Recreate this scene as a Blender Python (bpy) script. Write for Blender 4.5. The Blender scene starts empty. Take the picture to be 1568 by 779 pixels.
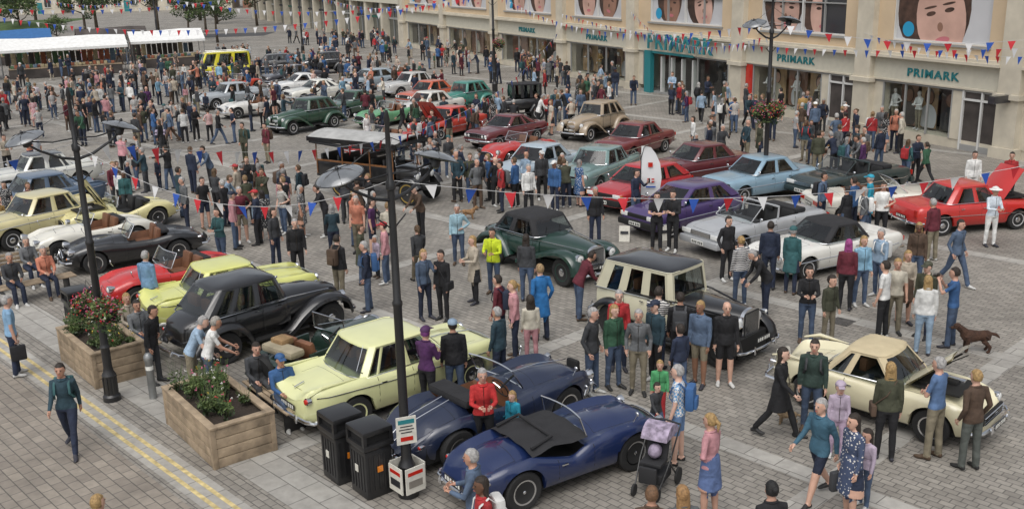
import bpy,bmesh,math,random
import numpy as np
from mathutils import Vector,Matrix
R=random.Random(7);rad=math.radians
SC=bpy.context.scene;COL=SC.collection
# ---------------------------------------------------------------- materials
def M(name,col=(.5,.5,.5),rough=.6,metal=0,coat=0,var=0,vs=4,bump=0,bs=30,attr=None,spec=.5,pat=None):
    m=bpy.data.materials.new(name);m.use_nodes=True;n=m.node_tree.nodes;l=m.node_tree.links
    p=n['Principled BSDF'];p.inputs['Roughness'].default_value=rough;p.inputs['Metallic'].default_value=metal
    p.inputs['Coat Weight'].default_value=coat;p.inputs['Coat Roughness'].default_value=.05;p.inputs['Specular IOR Level'].default_value=spec
    if attr:
        a=n.new('ShaderNodeAttribute');a.attribute_type='OBJECT';a.attribute_name=attr;src=a.outputs['Color']
    else:
        a=n.new('ShaderNodeRGB');a.outputs[0].default_value=(*col,1);src=a.outputs[0]
    if var or bump or pat:
        tc=n.new('ShaderNodeTexCoord')
    if pat:
        mx=n.new('ShaderNodeMix');mx.data_type='RGBA';l.new(src,mx.inputs[6]);mx.inputs[7].default_value=(.65,.63,.6,1)
        if pat=='check':
            mp=n.new('ShaderNodeMapping');mp.inputs['Rotation'].default_value=(.2,.2,.78);l.new(tc.outputs['Object'],mp.inputs[0]);k=n.new('ShaderNodeTexChecker');k.inputs['Scale'].default_value=26;l.new(mp.outputs[0],k.inputs['Vector']);l.new(k.outputs['Fac'],mx.inputs[0])
        elif pat=='stripe':
            k=n.new('ShaderNodeTexWave');k.bands_direction='Z';k.inputs['Scale'].default_value=7;k.inputs['Distortion'].default_value=.6;l.new(tc.outputs['Object'],k.inputs['Vector']);g=n.new('ShaderNodeMath');g.operation='GREATER_THAN';g.inputs[1].default_value=.5;l.new(k.outputs['Fac'],g.inputs[0]);l.new(g.outputs[0],mx.inputs[0])
        else:
            k=n.new('ShaderNodeTexVoronoi');k.inputs['Scale'].default_value=22;l.new(tc.outputs['Object'],k.inputs['Vector']);g=n.new('ShaderNodeMath');g.operation='LESS_THAN';g.inputs[1].default_value=.3;l.new(k.outputs['Distance'],g.inputs[0]);l.new(g.outputs[0],mx.inputs[0])
        src=mx.outputs[2]
    if var:
        nz=n.new('ShaderNodeTexNoise');nz.inputs['Scale'].default_value=vs;nz.inputs['Detail'].default_value=6;l.new(tc.outputs['Object'],nz.inputs['Vector'])
        mr=n.new('ShaderNodeMapRange');mr.inputs[1].default_value=.3;mr.inputs[2].default_value=.7;mr.inputs[3].default_value=1-var;mr.inputs[4].default_value=1+var
        l.new(nz.outputs[0],mr.inputs[0]);vm=n.new('ShaderNodeVectorMath');vm.operation='SCALE';l.new(src,vm.inputs[0]);l.new(mr.outputs[0],vm.inputs['Scale']);src=vm.outputs[0]
    l.new(src,p.inputs['Base Color'])
    if bump:
        nb=n.new('ShaderNodeTexNoise');nb.inputs['Scale'].default_value=bs;nb.inputs['Detail'].default_value=4;nb.inputs['Distortion'].default_value=.6;l.new(tc.outputs['Object'],nb.inputs['Vector'])
        b=n.new('ShaderNodeBump');b.inputs['Strength'].default_value=bump;b.inputs['Distance'].default_value=.03;l.new(nb.outputs[0],b.inputs['Height']);l.new(b.outputs[0],p.inputs['Normal'])
    return m
paint=M('car_paint',attr='c1',rough=.38,coat=1,var=.05,vs=2.5)
paint2=M('car_paint_second',attr='c2',rough=.38,coat=1,var=.05)
chrome=M('chrome',(.75,.76,.78),.14,1)
tyre=M('tyre',(.02,.02,.02),.85,var=.2);dark=M('underbody_black',(.01,.01,.01),.8)
fab=M('soft_top_fabric',(.02,.02,.022),.85,bump=.35,bs=7,var=.2)
fabT=M('tan_fabric',(.5,.42,.27),.85,bump=.2,bs=12,var=.1)
leath=M('seat_leather',(.16,.07,.035),.55,bump=.15,bs=9,var=.2);leathB=M('black_leather',(.02,.02,.02),.5,bump=.1,bs=9)
lens=M('lamp_lens',(.75,.76,.74),.15,coat=1);redl=M('tail_lens',(.5,.02,.01),.2,coat=1);orl=M('amber_lens',(.7,.22,.02),.2,coat=1)
plW=M('number_plate',(.75,.75,.7),.4);plB=M('number_plate_black',(.02,.02,.02),.4);plY=M('number_plate_yellow',(.7,.5,.03),.4)
wheelp=M('wheel_paint',attr='c3',rough=.35,coat=.5);wglass=M('window_glass_dark',(.014,.018,.02),.04,coat=1,spec=.9)
def clearglass(name,tint,base):
    m=bpy.data.materials.new(name);m.use_nodes=True;n=m.node_tree.nodes;l=m.node_tree.links;n.remove(n['Principled BSDF'])
    t=n.new('ShaderNodeBsdfTransparent');t.inputs[0].default_value=(*tint,1);g=n.new('ShaderNodeBsdfGlossy');g.inputs['Roughness'].default_value=.03
    f=n.new('ShaderNodeLayerWeight');f.inputs[0].default_value=.5;pw=n.new('ShaderNodeMath');pw.operation='POWER';pw.inputs[1].default_value=3.5;l.new(f.outputs['Facing'],pw.inputs[0])
    ma=n.new('ShaderNodeMath');ma.operation='MULTIPLY_ADD';ma.inputs[1].default_value=.75;ma.inputs[2].default_value=base;l.new(pw.outputs[0],ma.inputs[0]);mx=n.new('ShaderNodeMixShader')
    l.new(ma.outputs[0],mx.inputs[0]);l.new(t.outputs[0],mx.inputs[1]);l.new(g.outputs[0],mx.inputs[2]);l.new(mx.outputs[0],n['Material Output'].inputs[0]);return m
cgl=clearglass('clear_glass',(.88,.92,.91),.06);glass=clearglass('car_window_glass',(.5,.55,.54),.1)
skin=M('skin',attr='ck',rough=.55,var=.1,vs=9);legm=M('cloth_legs',attr='cl',rough=.85,var=.25,vs=7,bump=1,bs=8)
topm=M('cloth_top',attr='ct',rough=.85,var=.25,vs=6,bump=1,bs=7)
TOPM={'plain':topm,'check':M('cloth_check',attr='ct',rough=.85,pat='check',bump=.6,bs=8),'stripe':M('cloth_stripe',attr='ct',rough=.85,pat='stripe',bump=.6,bs=8),'floral':M('cloth_floral',attr='ct',rough=.85,pat='floral',bump=.6,bs=8)}
hairm=M('hair',attr='ch',rough=.6,var=.35,vs=30,bump=.6,bs=60);shoe=M('shoe',attr='cs',rough=.6);bagm=M('bag',attr='cb',rough=.7,bump=.3,bs=14,var=.15);eyem=M('eye_dark',(.02,.015,.01),.3);lipm=M('lips',(.35,.1,.08),.5)
# ---------------------------------------------------------------- mesh builder
class B:
    def __init__(s): s.bm=bmesh.new();s.ms=[]
    def mi(s,m):
        if m not in s.ms:s.ms.append(m)
        return s.ms.index(m)
    def face(s,vs,m):
        try:
            f=s.bm.faces.new(vs);f.material_index=s.mi(m);return f
        except ValueError: return None
    def poly(s,pts,m): return s.face([s.bm.verts.new(p) for p in pts],m)
    def box(s,c,sz,m,rz=0,bev=0,rot=None):
        Mx=Matrix.Translation(c)@(rot.to_4x4() if rot else Matrix.Rotation(rz,4,'Z'))@Matrix.Diagonal((*sz,1))
        r=bmesh.ops.create_cube(s.bm,size=1,matrix=Mx);fs={f for v in r['verts'] for f in v.link_faces}
        k=s.mi(m)
        for f in fs:f.material_index=k
        if bev:
            r2=bmesh.ops.bevel(s.bm,geom=list({e for v in r['verts'] for e in v.link_edges}),offset=bev,segments=2,affect='EDGES',profile=.6)
            for f in r2['faces']:f.material_index=k
    def rings(s,rs,m,caps=True,closed=True):
        k=[[s.bm.verts.new(p) for p in r] for r in rs];n=len(k[0]);fs=[]
        for a,b in zip(k,k[1:]):
            for i in range(n if closed else n-1):
                fs.append(s.face((a[i],a[(i+1)%n],b[(i+1)%n],b[i]),m))
        if caps and closed: s.face(k[0][::-1],m);s.face(k[-1],m)
        return k,fs
    def tube(s,pts,r,m,seg=8,caps=True):
        pts=[Vector(p) for p in pts];n=len(pts)
        if not hasattr(r,'__len__'):r=[r]*n
        rs=[];t0=(pts[1]-pts[0]).normalized();up=Vector((0,0,1)) if abs(t0.z)<.85 else Vector((1,0,0))
        for i,p in enumerate(pts):
            t=(pts[min(i+1,n-1)]-pts[max(i-1,0)]).normalized();x=up.cross(t)
            if x.length<1e-4:x=Vector((0,1,0)).cross(t)
            x.normalize();y=t.cross(x);up=y if abs(t.z)>=.85 or abs(t0.z)>=.85 else up
            a,b=r[i] if hasattr(r[i],'__len__') else (r[i],r[i])
            rs.append([p+x*(math.cos(q)*a)+y*(math.sin(q)*b) for q in [2*math.pi*j/seg for j in range(seg)]])
        return s.rings(rs,m,caps)
    def lathe(s,prof,m,Mx=Matrix(),seg=24):
        return s.rings([[Mx@Vector((r*math.cos(a),r*math.sin(a),z)) for a in [2*math.pi*j/seg for j in range(seg)]] for r,z in prof],m,True)
    def sph(s,c,r,m,u=12,v=8,rot=None):
        if not hasattr(r,'__len__'):r=(r,r,r)
        Mx=Matrix.Translation(c)@(rot.to_4x4() if rot else Matrix())@Matrix.Diagonal((*r,1))
        q=bmesh.ops.create_uvsphere(s.bm,u_segments=u,v_segments=v,radius=1,matrix=Mx);k=s.mi(m)
        for f in {f for w in q['verts'] for f in w.link_faces}:f.material_index=k
    def mesh(s,name,ang=38,rec=True):
        if rec: bmesh.ops.recalc_face_normals(s.bm,faces=s.bm.faces)
        for e in s.bm.edges:
            if len(e.link_faces)==2 and e.calc_face_angle(0)>rad(ang):e.smooth=False
        for f in s.bm.faces:f.smooth=True
        me=bpy.data.meshes.new(name);s.bm.to_mesh(me);s.bm.free()
        for m in s.ms:me.materials.append(m)
        return me
def O(name,me,loc=(0,0,0),rz=0,par=None,sc=1,rot=None):
    o=bpy.data.objects.new(name,me);o.location=loc;o.rotation_euler=rot or (0,0,rz);o.scale=(sc,)*3 if not hasattr(sc,'__len__') else sc;COL.objects.link(o)
    if par:o.parent=par
    return o
RX=Matrix.Rotation
# ---------------------------------------------------------------- wheels
def wheelmesh(r,wd,wire,big=False):
    b=B();Q=RX(-math.pi/2,4,'X')
    k=r*.62 if not big else r*.78;h=wd/2
    b.lathe([(k,-h*.8),(k*1.08,-h),(r*.93,-h*.95),(r,-h*.6),(r,h*.6),(r*.93,h*.95),(k*1.08,h),(k,h*.85)],tyre,Q,28)
    b.lathe([(k*1.03,h*.8),(k*1.03,h*.97),(k*.9,h*.9),(k*.88,0),(k*.8,-h*.5)],chrome if wire and not big else wheelp,Q,28)
    if wire:
        b.lathe([(k*.9,-h*.6),(k*.3,-h*.65)],dark,Q,20)
        for i in range(26):
            a=2*math.pi*i/26;c=Vector((math.cos(a)*k*.9,h*.5*(1 if i%2 else .0),math.sin(a)*k*.9));a2=a+(.25 if i%4<2 else -.25)
            b.tube([c,(math.cos(a2)*k*.15,h*.55,math.sin(a2)*k*.15)],.006,chrome if not big else wheelp,4)
        b.lathe([(k*.17,-h*.2),(k*.17,h*.8),(k*.1,h*.95)],chrome,Q,10)
    else:
        b.lathe([(k*.9,h*.3),(k*.8,h*.55),(k*.55,h*.5),(k*.5,h*.5)],wheelp,Q,24)
        b.lathe([(k*.6,h*.5),(k*.5,h*.8),(k*.25,h*.98),(k*.02,h*1.02)],chrome,Q,18)
        for i in range(10):
            a=2*math.pi*i/10;b.box((math.cos(a)*k*.74,h*.56,math.sin(a)*k*.74),(.03,.01,.03),dark)
    return b.mesh('wheel')
WM={}
def getwheel(r,wd,wire,big=False):
    k=(r,wd,wire,big)
    if k not in WM:WM[k]=wheelmesh(*k)
    return WM[k]
# ---------------------------------------------------------------- car parts
def headlamp(b,x,y,z,r,d=1,m=None,pod=.08):
    Q=Matrix.Translation((x,y,z))@RX(d*math.pi/2,4,'Y')
    b.lathe([(r*.55,-pod),(r*.95,-pod*.4),(r*1.05,0),(r*1.05,.02),(r*.92,.025)],chrome,Q,18)
    b.lathe([(r*.92,.02),(r*.7,.035),(r*.35,.045),(.002,.048)],m or lens,Q,16)
def bumper(b,xe,hw,z,ret=.3,r=.045,over=True,m=None):
    s=1 if xe>0 else -1
    pts=[(xe-s*ret,-hw,z),(xe-s*.1,-hw*.97,z),(xe-s*.02,-hw*.8,z),(xe+s*.02,-hw*.35,z),(xe+s*.03,0,z),(xe+s*.02,hw*.35,z),(xe-s*.02,hw*.8,z),(xe-s*.1,hw*.97,z),(xe-s*ret,hw,z)]
    b.tube(pts,r*.9,m or chrome,8)
    if over:
        for y in(-.5*hw,.5*hw): b.tube([(xe+s*.05,y,z-.07),(xe+s*.06,y,z),(xe+s*.05,y,z+.09)],[.02,.035,.02],m or chrome,8)
def plate(b,x,z,s,m=plW,c=plB,y=0):
    b.box((x,y,z),(.012,.5,.11),m)
    for i in range(6):b.box((x+s*.008,y-.19+i*.075+(.02 if i>2 else 0),z),(.004,.045,.07),c)
def grille(b,x,hw,z0,z1,n=16,horiz=False,frame=True):
    b.box((x,0,(z0+z1)/2),(.03,hw*2,z1-z0),dark)
    if horiz:
        for i in range(n):b.box((x+.02,0,z0+(i+.5)*(z1-z0)/n),(.02,hw*1.96,.014),chrome)
    else:
        for i in range(n):b.box((x+.02,-hw+(i+.5)*2*hw/n,(z0+z1)/2),(.02,.014,(z1-z0)*.96),chrome)
    if frame:b.tube([(x+.02,-hw,z0),(x+.02,-hw,z1),(x+.03,0,z1+.03),(x+.02,hw,z1),(x+.02,hw,z0),(x+.02,-hw,z0)],.018,chrome,6)
def sm(tab,t):
    v=np.interp(t,[a for a,_ in tab],[c for _,c in tab]);k=np.array([1,2,3,2,1])/9
    vp=np.concatenate([[2*v[0]-v[2],2*v[0]-v[1]],v,[2*v[-1]-v[-2],2*v[-1]-v[-3]]]);return np.convolve(vp,k,'valid')
FR=[.86,.95,.995,1.0,.985,.93,.84,.73,.58,.4,.2,0]
def hull(b,T,m=None):
    m=m or paint;L,W=T['L'],T['W'];N=96;xs=np.linspace(-L/2,L/2,N);t=(xs+L/2)/L
    w,zs,zc,zb=[sm(T[k],t) for k in('w','zs','zc','zb')];val=T.get('val',0.03)
    rows=[];ck=T.get('cock')
    for i,x in enumerate(xs):
        hw=w[i]*W/2;h=zs[i]-zb[i];mx=lambda q:zs[i]*(1-q)+zc[i]*q
        v=val*min(1,max(0,(t[i]-.0)*8),max(0,(1-t[i])*8))
        z=[zb[i],zb[i]+.12*h,zb[i]+.4*h,zb[i]+.62*h,zb[i]+.84*h,zb[i]+.955*h,zs[i],mx(.2)-v*.5,mx(.55)-v,mx(.85)-v*.35,mx(.97),zc[i]]
        for wx,wr in T['wh']:
            Ra=wr+T.get('ag',.06);dx=abs(x-wx)
            if dx<Ra:
                az=wr+math.sqrt(Ra*Ra-dx*dx)
                for j in range(5):z[j]=max(z[j],az)
        if ck and ck[0]<x<ck[1]:
            for j in range(7,12):z[j]=ck[2]
        half=[(x,FR[j]*hw,z[j]) for j in range(12)]
        rows.append(half+[(a,-c,d) for a,c,d in half[:-1][::-1]])
    k=[[b.bm.verts.new(p) for p in r] for r in rows];n=23
    for a in range(N-1):
        for j in range(n-1):
            cm=m
            if ck and (ck[0]<xs[a]<ck[1] or ck[0]<xs[a+1]<ck[1]) and 6<=j<=15: cm=T.get('im',leathB)
            b.face((k[a][j],k[a][j+1],k[a+1][j+1],k[a+1][j]),cm)
    b.face(k[0][::-1],m);b.face(k[-1],m)
    b.box((0,0,.38),(L*.84,W*.74,.3),dark)
    for wx,wr in T['wh']: b.box((wx,0,wr+.05),(wr*2.1,W*.7,wr*1.2),dark)
    def P(x,fz,s=1,o=.004):
        tt=(x+L/2)/L;a=lambda q:float(np.interp(tt,t,q));y=a(w)*W/2;z=a(zb)+fz*(a(zs)-a(zb));f=float(np.interp(fz,[0,.12,.4,.62,.84,.955,1],[.86,.95,.995,1,.985,.93,.84]))
        return (x,s*(y*f+o),z)
    def top(x,fy,o=.003):
        tt=(x+L/2)/L;a=lambda q:float(np.interp(tt,t,q));mx=lambda q:a(zs)*(1-q)+a(zc)*q;v=val
        z=float(np.interp(fy,[0,.2,.4,.58,.73,.84],[a(zc),mx(.97),mx(.85)-v*.35,mx(.55)-v,mx(.2)-v*.5,a(zs)]));return (x,fy*a(w)*W/2,z+o)
    for s in(1,-1):
        for x in T.get('seams',[]):
            b.tube([P(x,q,s,-.001) for q in(.08,.3,.5,.7,.86,.95)],.006,dark,4)
        if 'trim' in T:
            x0,x1,f0,f1=T['trim'];b.tube([P(x0+(x1-x0)*i/20,f0+(f1-f0)*i/20,s) for i in range(21)],.012,chrome,5)
        if 'seams' in T and len(T['seams'])>1:
            for x in T['seams'][:-1]: p=P(x+.1,.8,s,.02);b.box(p,(.12,.02,.02),chrome)
        b.tube([P(-L*.22+(L*.44)*i/6,.02,s,-.01) for i in range(7)],.02,T.get('sill',dark),5)
        for x0,x1 in T.get('lids',[]):
            pts=[]
            for i in range(9):
                q=top(x0+(x1-x0)*i/8,.58,-.002);pts.append((q[0],s*q[1],q[2]))
            b.tube(pts,.005,dark,4)
    for x0,x1 in T.get('lids',[]):
        for x in(x0,x1):
            b.tube([(x,)+( (1 if f>=0 else -1)*top(x,abs(f),-.002)[1],top(x,abs(f),-.002)[2]) for f in(-.58,-.4,-.2,0,.2,.4,.58)],.005,dark,4)
    return P
def ghouse(b,zf,zr,zt,xw,xr,xtf,xtb,wb,wt,sp,bow=.12,pm=None,rm=None,gm=None,crown=.06,fr=.04,belt=True,im=leathB):
    pm=pm or paint;rm=rm or pm;gm=gm or glass
    def half(xw,xr,w,bw,z0,z1):
        P=[(xw+bw,0),(xw+bw*.8,.5*w),(xw,.9*w)]
        P+=[(xw-.09+(xr+.1-(xw-.09))*q,w) for q in sp]
        P+=[(xr,.88*w),(xr-bw*.6,.5*w),(xr-bw*.8,0)]
        return [(x,y,z0+(z1-z0)*((xw-x)/(xw-xr))) for x,y in P]
    def full(h):return h+[(x,-y,z) for x,y,z in h[1:-1][::-1]]
    bo=full(half(xw,xr,wb,bow,zf,zr));to=full(half(xtf,xtb,wt,bow*.6,zt,zt-.01));n=len(bo);H=len(sp)+6
    vb=[b.bm.verts.new(p) for p in bo];vt=[b.bm.verts.new(p) for p in to]
    F=[b.face((vb[i],vb[(i+1)%n],vt[(i+1)%n],vt[i]),pm) for i in range(n)]
    cx=(xtf+xtb)/2;prev=vt
    for s,c in((.95,.3),(.85,.55),(.65,.8),(.4,.95),(.18,1)):
        cur=[b.bm.verts.new((cx+(x-cx)*s,y*s,z+crown*c)) for x,y,z in to]
        for i in range(n):b.face((prev[i],prev[(i+1)%n],cur[(i+1)%n],cur[i]),rm)
        prev=cur
    b.face(prev,rm)
    groups=[[F[0],F[1],F[n-1],F[n-2]],[F[H-3],F[H-2],F[H-1],F[H]]]
    for j in range(len(sp)-1):
        if abs(sp[j+1]-sp[j])>.12: groups+= [[F[3+j]],[F[n-1-3-j]]]
    bmesh.ops.recalc_face_normals(b.bm,faces=F)
    for g in groups:
        bmesh.ops.inset_region(b.bm,faces=g,thickness=fr,depth=-.012,use_even_offset=True)
        for f in g:f.material_index=b.mi(gm)
    # interior seen through the glass: shelf at belt level, seat backs, wheel, dark head-lining
    zi=max(zf,zr)+.055;b.box(((xw+xr)/2,0,zi),((xw-xr)*.94,wb*1.74,.03),dark)
    sx=[xw*.45+xr*.55+.1,xr+.35] if xw-xr>1.6 else [xw*.5+xr*.5]
    for x in sx:
        for y in(.32,-.32):b.box((x,y,zi+.12),(.14,.46,.26),im,bev=.05)
    b.tube([(xw-.38+.03*math.sin(a)*0,-.33+.17*math.cos(a),zi+.1+.15*math.sin(a)) for a in [i*math.pi/6 for i in range(13)]],.012,dark,4,False)
    if belt:
        b.tube([Vector(p)*1.004 for p in bo]+[Vector(bo[0])*1.004],.009,chrome,4,False)
        if pm is not fab: b.tube([Vector((p[0],p[1]*1.006,p[2]+.004)) for p in to[2:H-2]],.009,pm,4);b.tube([Vector((p[0],p[1]*1.006,p[2]+.004)) for p in to[H+2:]],.009,pm,4)
    for y in(.08,-.42*wb-.1):
        p0=Vector(((xw+bow*.95),y,zf+.01));p1=p0.lerp(Vector((xtf+bow*.6,y+.32,zt)),.55);b.tube([p0+Vector((.015,0,0)),p1+Vector((.02,0,0))],.006,dark,4)
def seat(b,x,y,z,m,w=.46,back=.55):
    b.box((x,y,z),(.48,w,.14),m,bev=.04);b.box((x-.25,y,z+back/2),(.13,w,back),m,bev=.05,rot=RX(-.2,3,'Y'))
def screen(b,x,z,h,hw,rake=.25,bow=.06,fm=None,n=6):
    fm=fm or chrome;lo=[(x+bow*(1-(2*i/n-1)**2),-hw+2*hw*i/n,z) for i in range(n+1)];hi=[(p[0]-rake,p[1]*.93,p[2]+h) for p in lo]
    a=[b.bm.verts.new(p) for p in lo];c=[b.bm.verts.new(p) for p in hi]
    for i in range(n):b.face((a[i],a[i+1],c[i+1],c[i]),cgl)
    b.tube(lo+[hi[-1]]+hi[::-1]+[lo[0]],.014,fm,6)
def steer(b,x,y,z):
    Q=Matrix.Translation((x,y,z))@RX(rad(65),4,'Y')
    b.tube([Q@Vector((.19*math.cos(a),.19*math.sin(a),0)) for a in [i*math.pi/8 for i in range(17)]],.012,dark,5,False)
    for a in(0,2.1,4.2):b.tube([Q@Vector((0,0,0)),Q@Vector((.19*math.cos(a),.19*math.sin(a),0))],.01,chrome,4)
    b.tube([Q@Vector((0,0,0)),Q@Vector((0,0,.35))],.02,dark,5)
def mirror(b,x,y,z):
    for s in(1,-1):b.tube([(x,s*y,z),(x,s*(y+.06),z+.1)],.008,chrome,5);b.sph((x,s*(y+.07),z+.12),(.025,.06,.05),chrome,8,6)
def bonnet(b,x0,x1,hw,z,ang,m=None):
    m=m or paint;n=5;rs=[]
    for i in range(7):
        q=i/6;d=q*(x1-x0);rs.append([(x0+d*math.cos(ang)-.08*math.sin(ang)*(1-(j/n-.5)**2*4),(-hw+2*hw*j/n)*(1-.12*q),z+d*math.sin(ang)+.05*math.cos(ang)*(1-(j/n-.5)**2*4)) for j in range(n+1)])
    b.rings(rs,m,False,False);b.rings([[(p[0]+.02*math.sin(ang),p[1]*.96,p[2]-.02) for p in r] for r in rs],m,False,False)
    for y in(-.25,.25):b.tube([(x0+.12*math.cos(ang)+.03,y,z+.12*math.sin(ang)-.03),(x0+.85*(x1-x0)*math.cos(ang)+.04,y,z+.85*(x1-x0)*math.sin(ang)-.03)],.018,dark,4)
    b.tube([(x0,hw*.8,z-.05),(x0+(x1-x0)*.7*math.cos(ang)+.2,hw*.8,z+(x1-x0)*.7*math.sin(ang))],.01,dark,4)
    b.box(((x0+x1)/2,0,z-.005),(abs(x1-x0)*.85,hw*1.6,.03),dark)
    for y in(-.25,.05,.2):b.box(((x0+x1)/2+y*.5,y,z+.02),(.4,.14,.12),chrome if y>.1 else dark,bev=.03)
W50=[(0,.7),(.02,.82),(.08,.94),(.25,1),(.7,1),(.9,.96),(.97,.88),(1,.76)]
TY={
'sal50':dict(L=4.45,W=1.72,w=W50,zs=[(0,.8),(.02,.96),(.2,.97),(.45,.95),(.7,.95),(.93,.92),(.98,.85),(1,.72)],zc=[(0,.68),(.04,.84),(.15,.91),(.3,.96),(.62,1.0),(.8,.98),(.93,.91),(1,.66)],zb=[(0,.4),(.1,.25),(.9,.25),(1,.36)],val=.045,wh=[(-1.3,.33),(1.35,.33)],seams=[-.82,-.05,.78],trim=(-2.05,1.9,.8,.7),lids=[(-2.05,-1.35),(.95,2.0)]),
'sal70':dict(L=4.3,W=1.66,w=[(0,.86),(.02,.93),(.08,.98),(.9,.98),(.97,.93),(1,.87)],zs=[(0,.78),(.02,.9),(.3,.93),(.7,.9),(.93,.84),(.99,.78),(1,.72)],zc=[(0,.78),(.03,.92),(.3,.95),(.65,.95),(.92,.86),(1,.72)],zb=[(0,.4),(.1,.24),(.9,.22),(1,.32)],val=0,wh=[(-1.25,.31),(1.3,.31)],seams=[-.75,0,.85],trim=(-1.9,1.9,.5,.5),lids=[(-2.0,-1.35),(1.0,2.05)]),
'hatch':dict(L=3.85,W=1.62,w=[(0,.86),(.02,.93),(.08,.98),(.9,.98),(.97,.92),(1,.84)],zs=[(0,.8),(.02,.92),(.3,.93),(.7,.9),(.93,.8),(.99,.72),(1,.66)],zc=[(0,.8),(.03,.94),(.3,.96),(.68,.96),(.92,.82),(1,.66)],zb=[(0,.4),(.1,.24),(.9,.22),(1,.3)],val=0,wh=[(-1.15,.3),(1.2,.3)],seams=[-.5,.62],sill=dark,trim=(-1.7,1.7,.45,.45),lids=[(1.0,1.85)]),
'xk':dict(L=4.35,W=1.6,w=[(0,.42),(.03,.58),(.1,.8),(.2,.95),(.32,.98),(.5,.92),(.62,.93),(.78,1),(.9,.92),(.97,.74),(1,.5)],zs=[(0,.45),(.05,.64),(.13,.82),(.23,.9),(.33,.86),(.45,.77),(.55,.78),(.7,.88),(.82,.92),(.92,.86),(.98,.7),(1,.52)],zc=[(0,.42),(.05,.62),(.15,.82),(.3,.94),(.55,1.0),(.75,.97),(.9,.86),(.97,.7),(1,.5)],zb=[(0,.36),(.12,.24),(.88,.22),(1,.38)],val=.11,wh=[(-1.25,.35),(1.3,.35)],cock=(-.8,.2,.5),seams=[-.35,.45],im=leath,lids=[(.75,1.9),(-1.9,-1.1)]),
'tr3':dict(L=3.75,W=1.44,w=[(0,.66),(.04,.8),(.12,.93),(.25,1),(.45,.96),(.65,.97),(.8,1),(.93,.93),(.98,.8),(1,.66)],zs=[(0,.5),(.05,.7),(.15,.8),(.27,.85),(.38,.72),(.48,.62),(.56,.76),(.68,.86),(.85,.86),(.95,.8),(1,.58)],zc=[(0,.5),(.05,.72),(.2,.84),(.34,.87),(.6,.9),(.8,.88),(.93,.82),(1,.6)],zb=[(0,.34),(.12,.24),(.88,.22),(1,.32)],val=.08,wh=[(-1.05,.33),(1.17,.33)],cock=(-.72,.16,.45),seams=[-.4,.3],im=leathB,lids=[(.5,1.65),(-1.65,-1.05)]),
'mga':dict(L=3.96,W=1.47,w=[(0,.55),(.04,.75),(.12,.92),(.25,1),(.45,.96),(.65,.97),(.8,1),(.92,.9),(.98,.7),(1,.52)],zs=[(0,.5),(.06,.68),(.16,.8),(.26,.84),(.38,.76),(.55,.76),(.7,.83),(.83,.82),(.93,.7),(1,.46)],zc=[(0,.48),(.06,.68),(.2,.83),(.34,.87),(.6,.89),(.8,.83),(.93,.68),(1,.44)],zb=[(0,.34),(.12,.24),(.88,.22),(1,.3)],val=.07,wh=[(-1.1,.32),(1.2,.32)],cock=(-.75,.2,.45),seams=[-.4,.3],im=leath,lids=[(.6,1.6),(-1.7,-1.1)]),
}
def tstyle(base,**k):
    d=dict(TY[base]);d.update(k);return d
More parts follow.
